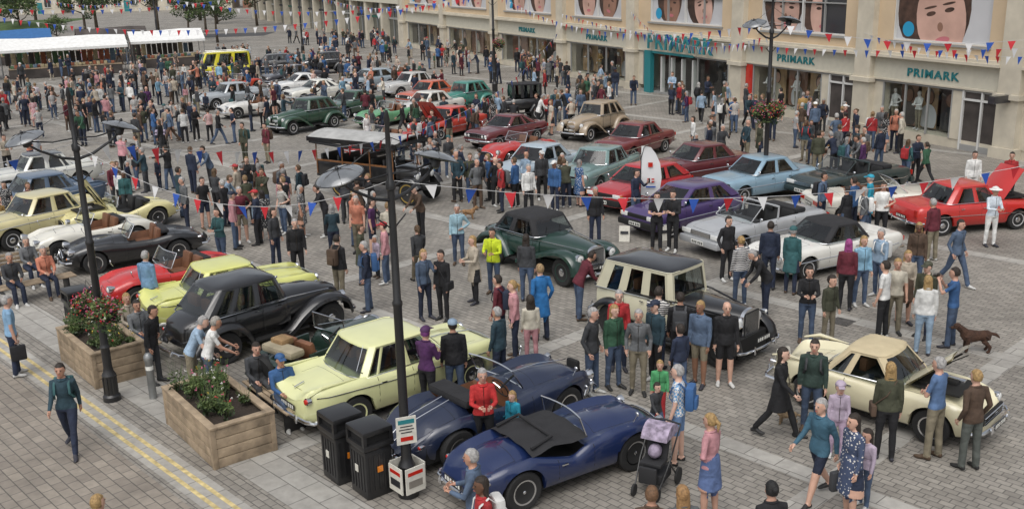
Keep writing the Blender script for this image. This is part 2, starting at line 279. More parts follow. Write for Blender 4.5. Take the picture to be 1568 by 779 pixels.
def mk_car(kind):
    b=B();wire=False;wm=(.33,.17)
    if kind in('sal50','sal50b'):
        T=TY['sal50'];hull(b,T);two=kind=='sal50b'
        ghouse(b,.96,.93,1.43,.72,-1.12,.38,-.82,.77,.63,[0,.43,.5,.86,1],rm=paint2 if two else paint,bow=.16,fr=.03,im=leath)
        bumper(b,2.26,.84,.42);bumper(b,-2.28,.84,.42)
        for s in(1,-1):
            headlamp(b,2.14,s*.63,.76,.1);headlamp(b,2.15,s*.63,.55,.04,1,orl)
            b.lathe([(.05,-.04),(.05,.05),(.002,.07)],redl,Matrix.Translation((-2.2,s*.66,.8))@RX(-math.pi/2,4,'Y'),12)
            b.lathe([(.065,-.05),(.07,.03),(.05,.035)],chrome,Matrix.Translation((-2.19,s*.66,.8))@RX(-math.pi/2,4,'Y'),12)
            b.tube([(-2.18,s*.66,.88),(-1.9,s*.7,.99),(-1.2,s*.72,.98)],[.03,.035,.01],paint,6)
            b.tube([(.9,s*.81,1.0),(.95,s*.84,1.06)],.03,chrome,6)
        grille(b,2.17,.45,.5,.74,9,True);plate(b,-2.26,.56,-1,plB,plW);plate(b,2.32,.42,1,plB,plW)
        b.tube([(1.9,0,.93),(1.2,0,1.015),(.95,0,1.02)],.014,chrome,5);b.tube([(-2.1,0,.84),(-1.9,0,.89)],.02,chrome,5)
        b.tube([(-.9,-.5,1.48),(-1.1,-.52,.99)],.006,chrome,4);wm=(.34,.17)
    elif kind in('sal70','sal70b','coupe60','van','estate'):
        T=TY['sal70'];
        if kind=='coupe60':T=tstyle('sal70',L=4.15,seams=[-.5,.7],lids=[(-1.95,-1.4),(.85,1.95)])
        if kind=='van':T=tstyle('sal70',zc=[(0,.95),(.8,1.0),(.93,.95),(1,.75)],zs=[(0,.95),(.9,.98),(1,.75)],lids=[])
        hull(b,T);L=T['L']
        if kind=='van':ghouse(b,.99,.97,1.95,1.75,-2.02,1.3,-1.98,.78,.7,[0,.26,.31,.62,.66,1],fr=.06,rm=paint2)
        elif kind=='estate':ghouse(b,.93,.92,1.4,.85,-2.0,.35,-1.75,.76,.6,[0,.36,.4,.7,.73,1])
        elif kind=='coupe60':ghouse(b,.93,.92,1.33,.7,-1.3,.15,-.65,.76,.58,[0,.6,.65,.9,1])
        else:ghouse(b,.93,.93,1.39,.85,-1.2,.35,-.75,.76,.61,[0,.46,.5,.9,1],rm=fab if kind=='sal70b' else paint)
        bumper(b,L/2+.04,.81,.45,.3,.05,False,chrome);bumper(b,-L/2-.04,.81,.45,.3,.05,False)
        grille(b,L/2,.6,.58,.74,10)
        for s in(1,-1):
            headlamp(b,L/2-.01,s*.62,.66,.085,pod=.03);headlamp(b,L/2-.01,s*.43,.66,.075,pod=.03)
            b.box((-L/2-.005,s*.6,.7),(.03,.3,.14),redl);b.box((-L/2-.008,s*.42,.7),(.03,.08,.13),orl)
        plate(b,-L/2-.02,.66,-1,plY);plate(b,L/2+.09,.43,1);mirror(b,.75,.78,.92)
        if kind=='van':
            b.tube([(-1.8,.6,2.05),(1.2,.6,2.05)],.02,chrome,5);b.tube([(-1.8,-.6,2.05),(1.2,-.6,2.05)],.02,chrome,5)
    elif kind in('hatch',):
        T=TY['hatch'];hull(b,T);ghouse(b,.93,.94,1.36,.85,-1.82,.2,-1.25,.76,.6,[0,.5,.54,.88,1],fr=.045,belt=False)
        for x,s in((1.95,1),(-1.95,-1)):b.box((x,0,.44),(.16,1.56,.2),dark,bev=.05)
        b.box((1.9,0,.66),(.06,1.4,.12),dark,bev=.02)
        for s in(1,-1):
            b.box((1.915,s*.58,.67),(.06,.3,.13),lens,bev=.02);b.box((1.86,s*.75,.66),(.1,.06,.12),orl);b.box((-1.92,s*.62,.72),(.04,.24,.2),redl)
        plate(b,2.03,.45,1);plate(b,-2.03,.5,-1,plY);mirror(b,.75,.78,.92)
    elif kind in('conv',):
        T=tstyle('sal70',cock=(-.95,.55,.4),im=leathB);hull(b,T)
        screen(b,.95,.93,.42,.72,.5,.1,paint);mirror(b,.7,.8,.9);L=T['L']
        for y in(.36,-.36):seat(b,.05,y,.5,leathB,back=.72);seat(b,-.6,y,.5,leathB,.5,.5);b.box((-.12,y,1.18),(.08,.24,.14),leathB,bev=.03)
        b.box((-1.1,0,.99),(.42,1.3,.16),fab,bev=.07);steer(b,.45,-.36,.88)
        b.tube([(-.1,-.72,.9),(-.15,-.7,1.25),(-.15,.7,1.25),(-.1,.72,.9)],.035,paint,6)
        b.box((L/2+.03,0,.44),(.18,1.6,.2),paint,bev=.05);b.box((-L/2-.03,0,.46),(.18,1.6,.2),paint,bev=.05);grille(b,L/2,.4,.6,.72,6,True,False)
        for s in(1,-1):b.box((L/2-.0,s*.6,.66),(.06,.36,.13),lens,bev=.02);b.box((-L/2,s*.58,.72),(.04,.36,.16),redl)
        plate(b,L/2+.13,.44,1);b.box((.62,0,.9),(.3,1.4,.1),leathB,bev=.04)
    elif kind in('sl','sl_open'):
        T=tstyle('sal70',L=4.35,zs=[(0,.72),(.02,.82),(.3,.86),(.7,.85),(.93,.8),(.99,.72),(1,.66)],zc=[(0,.72),(.03,.84),(.3,.88),(.65,.9),(.92,.82),(1,.66)],seams=[-.45,.6],sill=chrome)
        if kind=='sl_open':T['cock']=(-.85,.4,.4);T['im']=leath
        hull(b,T);L=4.35
        if kind=='sl':ghouse(b,.88,.87,1.28,.72,-.92,.25,-.6,.74,.6,[0,.62,.66,1],pm=fab,fr=.05,crown=.05)
        else:
            screen(b,.75,.88,.38,.7,.4)
            for y in(.34,-.34):seat(b,-.2,y,.48,leath,back=.6)
            steer(b,.25,-.34,.82)
        bumper(b,L/2+.04,.8,.42,.35,.04);bumper(b,-L/2-.04,.8,.42,.35,.04);grille(b,L/2,.42,.5,.7,4,True)
        for s in(1,-1):
            headlamp(b,L/2-.02,s*.63,.64,.1,pod=.05);b.box((-L/2-.005,s*.55,.64),(.03,.34,.12),redl)
        plate(b,-L/2-.02,.55,-1,plB,plW)
    elif kind in('xk','tr3','mga','road','road_bon','tr3ton'):
        base={'road':'mga','road_bon':'tr3','tr3ton':'tr3'}.get(kind,kind);T=TY[base];hull(b,T);L,W=T['L'],T['W'];wire=True
        z0=.98 if base=='xk' else .88;xs=.28 if base=='xk' else .22
        screen(b,xs,z0,.36 if base!='tr3' else .32,W*.4,.2 if base!='tr3' else .1,.08)
        if kind in('xk',):
            b.box((-.72,0,.99),(.4,1.1,.16),fab,bev=.07)
            for y in(.3,-.3):seat(b,-.3,y,.55,leath,.44,.5)
            steer(b,.05,-.3,.95)
        elif kind=='tr3ton':
            rs=[[(x,W*.5*q*.86,z+(.04-.07*(q*q))+.012*math.sin(9*q+x*7)) for q in[-1,-.8,-.65,-.5,-.35,-.2,0,.2,.35,.5,.65,.8,1]] for x,z in[(-.85,.875),(-.7,.9),(-.55,.94),(-.45,.95),(-.3,.92),(-.1,.895),(.1,.92),(.22,.925)]]
            b.rings(rs,fab,False,False);b.tube([(-.8,-.5,.93),(-.4,-.48,1.02),(-.38,.48,1.02),(-.8,.5,.93)],.03,fab,6)
        else:
            for y in(.3,-.3):seat(b,-.35,y,.5,T['im'],.42,.5)
            steer(b,.02,-.3,.85);b.box((-.8,0,.9),(.25,1.0,.1),fab,bev=.04)
        hz=.78 if base=='xk' else .74
        for s in(1,-1):
            headlamp(b,L/2-(.16 if base!='tr3' else .06),s*W*.36,hz-.06,.09,pod=.15);headlamp(b,L/2-.1,s*W*.36,.52,.035,1,orl,.06)
            headlamp(b,-L/2+.2,s*W*.4,.62,.04,-1,redl,.08)
            b.tube([(L/2-.75,s*W*.46,.9),(L/2-.7,s*W*.47,1.0)],.008,chrome,5);b.sph((L/2-.7,s*W*.475,1.03),(.02,.045,.045),chrome,8,6)
        if base=='xk':
            b.box((L/2-.02,0,.6),(.1,.3,.42),dark,bev=.04)
            for i in range(9):b.tube([(L/2+.02,-.12+i*.03,.42),(L/2+.05,-.12+i*.03,.6),(L/2-.0,-.1+i*.025,.8)],.007,chrome,4)
        else:b.sph((L/2-.03,0,.55),(.05,.42,.13),dark,14,8);b.tube([(L/2+.01,.42*math.cos(a),.55+.13*math.sin(a)) for a in [i*math.pi/8 for i in range(17)]],.014,chrome,5,False)
        bumper(b,L/2+.07,W*.44,.42,.25,.035);bumper(b,-L/2-.06,W*.42,.42,.25,.035);plate(b,-L/2-.06,.5,-1,plB,plW)
        if kind=='road_bon':bonnet(b,.45,1.5,.5,.9,rad(60))
        if base=='xk':
            b.tube([(1.95,0,.87),(1.2,0,.995),(.4,0,1.02)],.01,chrome,5)
            for s in(1,-1):b.tube([(-2.1,s*.08,.6),(-1.7,s*.1,.84),(-.95,s*.1,.975)],.008,chrome,4)
        wm=(.33,.15)
    elif kind in('tr4hard','sal60bon'):
        if kind=='tr4hard':
            T=tstyle('mga',W=1.56,L=3.95,cock=None,zs=[(0,.6),(.03,.84),(.2,.9),(.35,.84),(.55,.8),(.7,.85),(.88,.83),(.96,.74),(1,.5)],seams=[-.4,.5],lids=[(-1.8,-1.15)]);hull(b,T);L=T['L']
            ghouse(b,.88,.86,1.28,.55,-.85,.2,-.5,.68,.52,[0,.68,.72,1],rm=fabT,pm=fabT,im=leath);bonnet(b,.62,1.6,.52,.88,rad(42))
            for s in(1,-1):headlamp(b,L/2-.12,s*.56,.66,.09,pod=.14);headlamp(b,-L/2+.05,s*.6,.7,.04,-1,redl,.1);b.tube([(-1.9,s*.62,.84),(-1.6,s*.68,.93),(-1.0,s*.68,.9)],[.02,.04,.01],paint,6)
            b.box((L/2-.02,0,.56),(.06,.9,.18),dark,bev=.03);[b.box((L/2+.02,0,.5+i*.04),(.02,.88,.012),chrome) for i in range(4)]
            wire=True
        else:
            T=tstyle('sal70',L=4.2,lids=[(-1.95,-1.35)]);hull(b,T);L=T['L'];ghouse(b,.93,.93,1.4,.75,-1.1,.3,-.75,.74,.6,[0,.46,.5,.9,1]);bonnet(b,.85,1.95,.62,.93,rad(52))
            for s in(1,-1):headlamp(b,L/2-.02,s*.6,.68,.1,pod=.05);b.box((-L/2-.005,s*.66,.72),(.04,.14,.2),redl)
            grille(b,L/2,.42,.56,.74,8,True)
        bumper(b,L/2+.07,.76,.42,.3,.04);bumper(b,-L/2-.07,.76,.42,.3,.04);plate(b,-L/2-.06,.52,-1,plB,plW);plate(b,L/2+.12,.42,1,plB,plW)
    return b,T['wh'],T['W'],wire,wm
# ---- upright vintage cars
def sring(x,hw,z0,z1,p=3.2,n=20):
    zc=(z0+z1)/2;h=(z1-z0)/2;o=[]
    for i in range(n):
        a=2*math.pi*i/n;c,s=math.cos(a),math.sin(a);o.append((x,hw*math.copysign(abs(c)**(2/p),c),zc+h*math.copysign(abs(s)**(2/p),s)))
    return o
def fender(b,path,y,hw,m,s,sub=4):
    P=[]
    for i in range(len(path)-1):
        p0=path[max(i-1,0)];p1=path[i];p2=path[i+1];p3=path[min(i+2,len(path)-1)]
        for k in range(sub):
            t=k/sub;P.append(tuple(.5*((2*p1[a])+(-p0[a]+p2[a])*t+(2*p0[a]-5*p1[a]+4*p2[a]-p3[a])*t*t+(-p0[a]+3*p1[a]-3*p2[a]+p3[a])*t**3) for a in(0,1)))
    P.append(path[-1]);rs=[]
    for i,(x,z) in enumerate(P):
        a=P[max(i-1,0)];c=P[min(i+1,len(P)-1)];tx,tz=c[0]-a[0],c[1]-a[1];l=math.hypot(tx,tz) or 1;nx,nz=-tz/l,tx/l
        if tx<0:nx,nz=-nx,-nz
        rs.append([(x+nx*o,s*(y+q*hw),z+nz*o) for q,o in((-1,-.01),(-.5,.035),(0,.045),(.55,.03),(.9,-.02),(1,-.09),(.97,-.1),(.5,-.01),(0,0),(-1,-.04))])
    b.rings(rs,m,True,True)
def mk_vint(kind):
    b=B();wire=False
    if kind=='limo30':
        r=.38;xf,xr=1.5,-1.35
        b.rings([sring(x,w,.5,z,3) for x,w,z in((.3,.62,1.2),(.8,.5,1.2),(1.3,.4,1.19),(1.72,.33,1.17))],paint2)
        b.rings([sring(x,w,.42,z,5) for x,w,z in((-1.95,.5,1.05),(-1.85,.62,1.12),(-1.2,.7,1.16),(.1,.7,1.17),(.38,.64,1.17))],paint)
        ghouse(b,1.12,1.1,1.76,.28,-1.88,.2,-1.62,.7,.64,[0,.3,.34,.62,.66,.9,1],bow=.04,pm=paint,rm=paint2,crown=.09,fr=.07,im=leath)
        fx=[(xf+.46,.42),(xf+.38,.66),(xf+.15,.84),(xf-.12,.86),(xf-.42,.72),(xf-.72,.5),(xf-1.0,.36),(-.2,.34),(xr+.62,.34)]
        rx=[(xr+.62,.34),(xr+.45,.55),(xr+.25,.8),(xr,.88),(xr-.28,.8),(xr-.5,.58),(xr-.62,.42)]
        for s in(1,-1):
            fender(b,fx,.68,.16,paint2,s);fender(b,rx,.7,.15,paint2,s);headlamp(b,1.72,s*.36,.92,.13,pod=.2);headlamp(b,xf+.2,s*.7,.93,.05,pod=.1)
            b.box((.0,s*.72,.345),(1.3,.28,.03),dark)
            for x in(-1.0,-.35,.22):b.tube([(x,s*.712,.55),(x,s*.714,1.1)],.006,dark,4)
            for x in(-.5,.05):b.box((x,s*.725,1.02),(.1,.025,.02),chrome)
            b.tube([(-1.9,s*.64,1.12),(0,s*.715,1.17),(.4,s*.65,1.17),(1.7,s*.34,1.02)],.022,paint2,5)
            for i in range(9):b.box((.75+i*.07,s*(.505-.012*i),.9),(.02,.01,.24),dark)
        b.rings([sring(x,.33,.5,1.2,3) for x in(1.72,1.8)],chrome);b.box((1.8,0,.85),(.03,.52,.56),dark)
        for i in range(13):b.box((1.82,-.24+i*.04,.85),(.012,.01,.54),chrome)
        b.tube([(1.78,-.42,.86),(1.78,.42,.86)],.018,chrome,6);bumper(b,2.1,.78,.45,.1,.03);bumper(b,-2.15,.7,.48,.1,.03)
        plate(b,2.1,.62,1,plB,plW);Wd=(xr,xf,.68,r,.13)
    elif kind=='pilot':
        r=.36;xf,xr=1.4,-1.25
        b.rings([sring(x,w,.45,z,2.6) for x,w,z in((.25,.66,1.16),(.8,.56,1.15),(1.3,.46,1.1),(1.75,.34,1.0),(1.93,.24,.9))],paint)
        b.rings([sring(x,w,z0,z,3.6) for x,w,z0,z in((-2.1,.35,.5,.85),(-2.0,.5,.42,1.0),(-1.75,.62,.4,1.1),(-1.2,.7,.38,1.13),(.1,.71,.38,1.14),(.4,.66,.38,1.14))],paint)
        ghouse(b,1.08,1.04,1.6,.36,-1.72,.16,-1.25,.7,.58,[0,.34,.38,.68,.71,.93,1],bow=.09,crown=.09,fr=.045,im=leath)
        fx=[(xf+.58,.4),(xf+.5,.68),(xf+.25,.86),(xf-.05,.9),(xf-.4,.84),(xf-.8,.62),(xf-1.05,.42),(xf-1.2,.34)]
        rx=[(xr+.65,.36),(xr+.5,.62),(xr+.25,.84),(xr-.05,.88),(xr-.38,.8),(xr-.65,.58),(xr-.8,.38)]
        for s in(1,-1):
            fender(b,fx,.67,.2,paint,s);fender(b,rx,.68,.18,paint,s);headlamp(b,1.86,s*.55,.78,.11,pod=.22);b.sph((1.66,s*.56,.78),(.26,.12,.12),paint,12,8)
            b.box((0,s*.74,.35),(1.5,.2,.04),dark)
            for x in(-.95,-.3,.3):b.tube([(x,s*.722,.5),(x,s*.726,.8),(x,s*.71,1.05)],.006,dark,4)
            for x in(-.4,.1):b.box((x,s*.735,1.0),(.12,.025,.02),chrome)
            b.tube([(-1.5,s*.7,1.09),(0,s*.725,1.11),(.4,s*.67,1.1),(1.6,s*.38,.95)],.01,chrome,5);headlamp(b,-1.98,s*.66,.66,.04,-1,redl,.05)
        for i in range(11):b.tube([(1.92+.03*math.sin(i/10*math.pi),-.2+i*.04,.5),(1.95,-.2+i*.04,.72),(1.86,-.17+i*.034,.95)],.01,chrome,4)
        bumper(b,2.13,.8,.45,.2,.04);bumper(b,-2.3,.78,.45,.2,.04);plate(b,2.13,.6,1,plB,plW);Wd=(xr,xf,.69,r,.16)
    elif kind=='dhc':
        r=.38;xf,xr=1.5,-1.35
        b.rings([sring(x,w,.45,z,2.8) for x,w,z in((.3,.66,1.13),(.9,.55,1.12),(1.5,.42,1.08),(1.95,.32,1.02))],paint)
        b.rings([sring(x,w,z0,z,3.4) for x,w,z0,z in((-2.3,.35,.55,.8),(-2.15,.52,.45,.93),(-1.8,.66,.4,1.03),(-1.0,.74,.38,1.06),(.1,.74,.38,1.1),(.45,.66,.38,1.12))],paint)
        ghouse(b,1.08,1.04,1.5,.4,-1.5,.12,-1.1,.71,.6,[0,.55,.6,1],bow=.08,crown=.09,fr=.06,pm=fab,rm=fab,im=leath)
        fx=[(xf+.62,.42),(xf+.52,.72),(xf+.25,.9),(xf-.1,.93),(xf-.5,.84),(xf-1.0,.66),(xf-1.5,.5),(xf-1.8,.38)]
        rx=[(xr+.7,.4),(xr+.5,.68),(xr+.2,.9),(xr-.1,.92),(xr-.5,.8),(xr-.8,.55),(xr-.9,.4)]
        for s in(1,-1):
            fender(b,fx,.7,.2,paint,s);fender(b,rx,.72,.18,paint,s);headlamp(b,2.0,s*.56,.8,.12,pod=.22);b.sph((1.78,s*.56,.8),(.28,.13,.13),paint,12,8)
            b.box((0,s*.76,.36),(1.2,.16,.04),dark)
            for x in(-.75,.32):b.tube([(x,s*.752,.5),(x,s*.756,.8),(x,s*.74,1.0)],.006,dark,4)
            b.tube([(-1.9,s*.66,.98),(0,s*.752,1.04),(1.9,s*.36,.98)],.01,chrome,5)
        b.rings([sring(x,.28,.45,1.06,3) for x in(1.95,2.05)],chrome);b.box((2.05,0,.74),(.03,.42,.5),dark)
        for i in range(11):b.box((2.07,-.2+i*.04,.74),(.012,.012,.48),chrome)
        bumper(b,2.35,.8,.45,.2,.045);bumper(b,-2.45,.78,.45,.2,.045);plate(b,2.36,.6,1,plB,plW);Wd=(xr,xf,.7,r,.17)
    elif kind=='tmg':
        r=.35;xf,xr=1.1,-1.1;wire=True
        b.rings([sring(x,w,.4,z,3) for x,w,z in((.1,.5,.98),(.6,.42,.97),(1.25,.28,.95))],paint)
        b.rings([sring(x,w,.38,z,4) for x,w,z in((-1.35,.42,.75),(-1.15,.52,.8),(-.9,.55,.8),(-.85,.55,.55),(0,.55,.55),(.02,.55,.8),(.15,.5,.98))],paint)
        b.box((-1.42,0,.62),(.16,.8,.5),paint,bev=.04,rot=RX(-.3,3,'Y'))
        for y in(.25,-.25):seat(b,-.45,y,.58,leath,.44,.5)
        for y in(.5,-.5):b.box((-.45,y,.72),(.8,.05,.34),paint,bev=.02)
        b.box((-1.1,0,.96),(.36,.95,.16),M('hood_folded',(.3,.26,.18),.9,bump=.5,bs=8,var=.2),bev=.07);steer(b,-.15,-.25,.95)
        screen(b,.12,.96,.36,.5,.06,.0)
        fx=[(xf+.4,.42),(xf+.3,.66),(xf+.08,.76),(xf-.2,.7),(xf-.5,.5),(xf-.8,.33),(xr+.6,.31)]
        rx=[(xr+.5,.32),(xr+.4,.55),(xr+.15,.76),(xr-.1,.76),(xr-.35,.6),(xr-.45,.42)]
        for s in(1,-1):fender(b,fx,.58,.13,paint,s);fender(b,rx,.6,.13,paint,s);headlamp(b,1.22,s*.33,.82,.11,pod=.18);b.tube([(1.0,s*.29,.93),(.2,s*.5,.985)],.008,chrome,4)
        b.rings([sring(x,.27,.42,1.0,3) for x in(1.25,1.32)],chrome);b.box((1.32,0,.7),(.03,.42,.44),paint)
        for i in range(9):b.box((1.34,-.16+i*.04,.7),(.012,.01,.42),chrome)
        Q=Matrix.Translation((-1.6,0,.72))@RX(rad(72),4,'Y')
        b.lathe([(.2,-.06),(.33,-.05),(.34,0),(.33,.05),(.2,.06)],tyre,Q,24);b.lathe([(.2,.0),(.05,.03),(.04,.06)],chrome,Q,16)
        b.box((-.95,.2,1.06),(.3,.36,.14),M('wicker',(.3,.19,.09),.8,bump=.8,bs=60,var=.3),bev=.03)
        plate(b,1.45,.45,1,plB,plW);Wd=(xr,xf,.6,r,.11)
    elif kind=='tour20':
        r=.38;xf,xr=1.15,-1.15;wire=False
        b.rings([sring(x,w,.6,z,4) for x,w,z in((.2,.5,1.12),(.9,.34,1.1))],paint);b.rings([sring(x,w,.55,z,5) for x,w,z in((-1.4,.5,1.2),(-1.3,.58,1.22),(.1,.58,1.2),(.25,.52,1.15))],paint)
        ghouse(b,1.2,1.2,1.92,.2,-1.42,.25,-1.42,.58,.58,[0,.3,.34,.64,.68,1],bow=.0,pm=fab,rm=fab,crown=.05,fr=.05,belt=False)
        for s in(1,-1):fender(b,[(xf+.45,.6),(xf+.2,.84),(xf-.15,.84),(xf-.5,.55),(xf-.75,.4),(-.35,.4)],.62,.12,paint,s);fender(b,[(xr+.45,.5),(xr+.2,.82),(xr-.1,.85),(xr-.45,.65)],.62,.12,paint,s);headlamp(b,1.0,s*.36,.95,.11,pod=.12);b.box((0,s*.62,.42),(1.4,.24,.03),dark)
        b.box((.93,0,.86),(.08,.5,.5),chrome,bev=.03);b.box((.975,0,.86),(.01,.42,.4),dark);Wd=(xr,xf,.62,r,.1)
    elif kind=='charabanc':
        r=.42;xf,xr=1.75,-1.4;wire=True
        b.rings([sring(x,w,.7,z,4) for x,w,z in((1.1,.5,1.3),(1.4,.45,1.3),(1.95,.38,1.25))],paint)
        wood=M('varnished_wood',(.2,.09,.035),.4,var=.3,vs=8)
        b.box((-.7,0,.75),(3.7,1.3,.12),paint);b.box((.3,0,.6),(4.2,.7,.12),dark)
        for y in(.66,-.66):b.box((-.75,y,1.02),(3.5,.06,.5),paint,bev=.02);b.box((-.75,y,1.3),(3.5,.08,.05),wood)
        for x in(-2.1,-1.3,-.5,.3,.85):
            b.box((x,0,1.05),(.4,1.2,.12),leathB,bev=.03);b.box((x-.2,0,1.3),(.1,1.2,.45),leathB,bev=.04)
        for x in(-2.45,-1.2,.1,1.15):
            for y in(.7,-.7):b.tube([(x,y,.8),(x,y,2.15)],.025,wood,6)
        rs=[[(x,y,2.15+.2*(1-(y/.9)**2)) for y in[-.9,-.75,-.5,-.25,0,.25,.5,.75,.9]] for x in(-2.7,-1.5,0,1.5)]
        cv=M('canopy_canvas',(.36,.36,.35),.8,var=.2,vs=3,bump=.3,bs=4);b.rings(rs,cv,False,False);b.rings([[(p[0],p[1],p[2]-.03) for p in q] for q in rs],cv,False,False)
        for x in(-2.7,1.5):b.box((x,0,2.12),(.04,1.78,.14),paint)
        for y in(.9,-.9):b.box((-.6,y,2.1),(4.2,.03,.16),paint);b.tube([(-2.6,y*.95,2.0),(-1,y*.95,1.92),(1.4,y*.95,2.0)],.06,fab,6)
        screen(b,1.15,1.3,.55,.55,.0,0)
        for s in(1,-1):fender(b,[(xf+.5,.65),(xf+.25,.92),(xf-.15,.94),(xf-.55,.7),(xf-.8,.5)],.64,.14,paint,s);fender(b,[(xr+.6,.6),(xr+.3,.92),(xr-.1,.97),(xr-.5,.8)],.7,.15,paint,s);headlamp(b,2.0,s*.42,1.0,.13,pod=.15)
        b.box((1.98,0,.98),(.1,.56,.6),chrome,bev=.04);b.box((2.035,0,.98),(.01,.46,.48),dark);steer(b,.9,-.3,1.5);Wd=(xr,xf,.66,r,.13)
    xr,xf,wy,r,wd=Wd
    if kind in('tmg','charabanc','tour20'):
        for x in(xr,xf):b.tube([(x,-wy,r),(x,wy,r)],.035,dark,6)
    else:
        b.box((0,0,.4),(3.6,1.0,.2),dark)
        for x in(xr,xf):b.box((x,0,r+.05),(.7,1.1,.4),dark)
    return b,[(xr,r),(xf,r)],wy*2+wd,wire,(r,wd)
CM={}
VN={'limo30':'vintage_limousine','pilot':'vintage_saloon_car','dhc':'vintage_drophead_car','tmg':'vintage_open_sports_car','tour20':'vintage_touring_car','charabanc':'vintage_charabanc','xk':'classic_roadster_car','tr3':'classic_roadster_car','tr3ton':'classic_roadster_car','mga':'classic_roadster_car','road':'classic_roadster_car','road_bon':'classic_roadster_car','conv':'convertible_car','sl':'soft_top_sports_car','sl_open':'convertible_car','hatch':'hatchback_car','van':'camper_van','tr4hard':'classic_sports_coupe_car','estate':'estate_car'}
CARS=[]
def car(cx,cy,deg,kind,c,c2=None,c3=(.5,.5,.5),sc=1):
    if kind not in CM:
        v=kind in('limo30','pilot','dhc','tmg','tour20','charabanc');b,wh,W,wire,wm=(mk_vint if v else mk_car)(kind)
        CM[kind]=(b.mesh(kind+'_body'),wh,W,wire,wm,v)
    me,wh,W,wire,wm,v=CM[kind];a=rad(deg)
    e=O(VN.get(kind,'classic_saloon_car'),None,(cx,cy,0),a,sc=sc);o=O('body',me,par=e)
    col={'c1':(*c,1.),'c2':(*(c2 or (.01,.01,.012)),1.),'c3':(*c3,1.)}
    for k,q in col.items():o[k]=q
    for x,r in wh:
        for s,n in((1,'left'),(-1,'right')):
            w=O('wheel_%s_%s'%('front' if x>0 else 'rear',n),getwheel(r,wm[1],wire,kind=='charabanc'),(x,s*(W/2-wm[1]/2-(.0 if v else .035)),r),0 if s>0 else math.pi,par=e)
            for k,q in col.items():w[k]=q
    CARS.append((cx,cy,a,2.3,.9))
BLK=(.008,.008,.009);CRM=(.68,.66,.58)
for row in [
(-2.4,18.4,39.3,'sal50',(.68,.69,.36),None,(.68,.69,.36)),(-.5,16.75,41,'xk',(.012,.02,.05)),(.62,15.1,33,'tr3ton',(.008,.02,.078)),
(-5.75,21.75,43,'pilot',BLK,None,BLK),(-3.85,19.5,50,'tmg',(.012,.03,.022)),(-6.9,23.65,35,'sal50',(.64,.65,.2),None,(.5,.5,.2),.93),
(-8.9,25.3,-139,'mga',(.5,.02,.018)),(-11.0,28.5,-150,'road',BLK),(-12.8,29.9,-138,'road',CRM),(-12.9,32.4,-138,'road_bon',(.66,.6,.3)),
(-15.1,31.6,-128,'sal50',(.56,.5,.27)),(-16.6,34.8,-136,'sal50',(.07,.11,.17)),(-18.4,39.0,-140,'sal50b',(.6,.6,.55)),(-19.0,34.2,-135,'coupe60',(.12,.17,.24)),(-20.8,37.2,-138,'sal70',(.3,.33,.36)),
(.95,26.8,-52,'dhc',(.008,.035,.025),None,(.01,.04,.03)),(3.65,21.0,-45,'limo30',(.6,.57,.42),BLK,BLK),
(7.2,28.7,-149.5,'conv',(.36,.37,.38)),(8.5,26.4,-153,'sl',(.7,.69,.64)),(13.9,30.1,12,'sal60bon',(.5,.025,.02)),
(6.75,17.2,-44,'tr4hard',(.66,.61,.42)),(5.4,30.9,-145,'hatch',(.06,.035,.13)),(4.5,34.1,-138,'hatch',(.4,.015,.02)),
(8.8,35.0,-153,'sal70',(.22,.34,.43)),(7.2,37.8,-152,'sal70',(.11,.015,.02)),(11.7,31.7,5,'sl_open',CRM),(11.9,34.7,-154,'conv',(.02,.035,.035)),
(1.1,38.5,-130,'sal70',(.34,.41,.46)),(3.3,37.3,-123,'sal50',(.16,.25,.24)),(5.4,43.2,-130,'sal70',(.15,.02,.022)),(4.1,48.3,-129,'pilot',(.33,.26,.18)),
(.4,42.6,-134,'mga',(.45,.025,.02)),(.3,54.2,-166,'tour20',BLK),(-2.6,58.2,-132,'pilot',(.04,.2,.16)),(-3.0,49.6,-130,'sal60bon',(.5,.05,.03)),
(-.1,46.8,-133,'coupe60',(.12,.02,.025)),(-5.8,45.4,-133,'mga',(.5,.03,.02)),(-8.9,57.6,-122,'coupe60',(.03,.08,.05)),(-6.4,53.7,-131,'road',(.12,.32,.16)),(-10.5,52.4,-131,'pilot',(.02,.06,.035)),
(-18.5,70,-120,'mga',(.55,.05,.02)),(-22,79.5,-158,'van',(.7,.62,.03),(.7,.62,.03)),(-14.5,81,-158,'pilot',BLK),(-19,83,-160,'estate',(.03,.03,.03)),
(-13.8,68,-148,'coupe60',(.7,.7,.68)),(-12,64,-142,'coupe60',(.68,.67,.6)),(-4.7,61.3,-132,'sal70',(.5,.1,.04)),(-9.4,69.5,-142,'hatch',(.3,.36,.4)),(-6.2,66.0,-142,'sal50',(.5,.5,.48)),
(-15.5,73.5,-142,'sal70',(.05,.05,.06)),(-8,73.6,-145,'road',(.45,.04,.03)),(-14.7,58.2,-140,'road',(.65,.64,.6)),(-17,62.5,-140,'sal50',(.35,.38,.4)),(-4.4,56.0,-132,'sal70',(.62,.6,.55)),(-4.7,36.3,-33,'charabanc',BLK,None,(.3,.2,.04))]:
    car(*row)
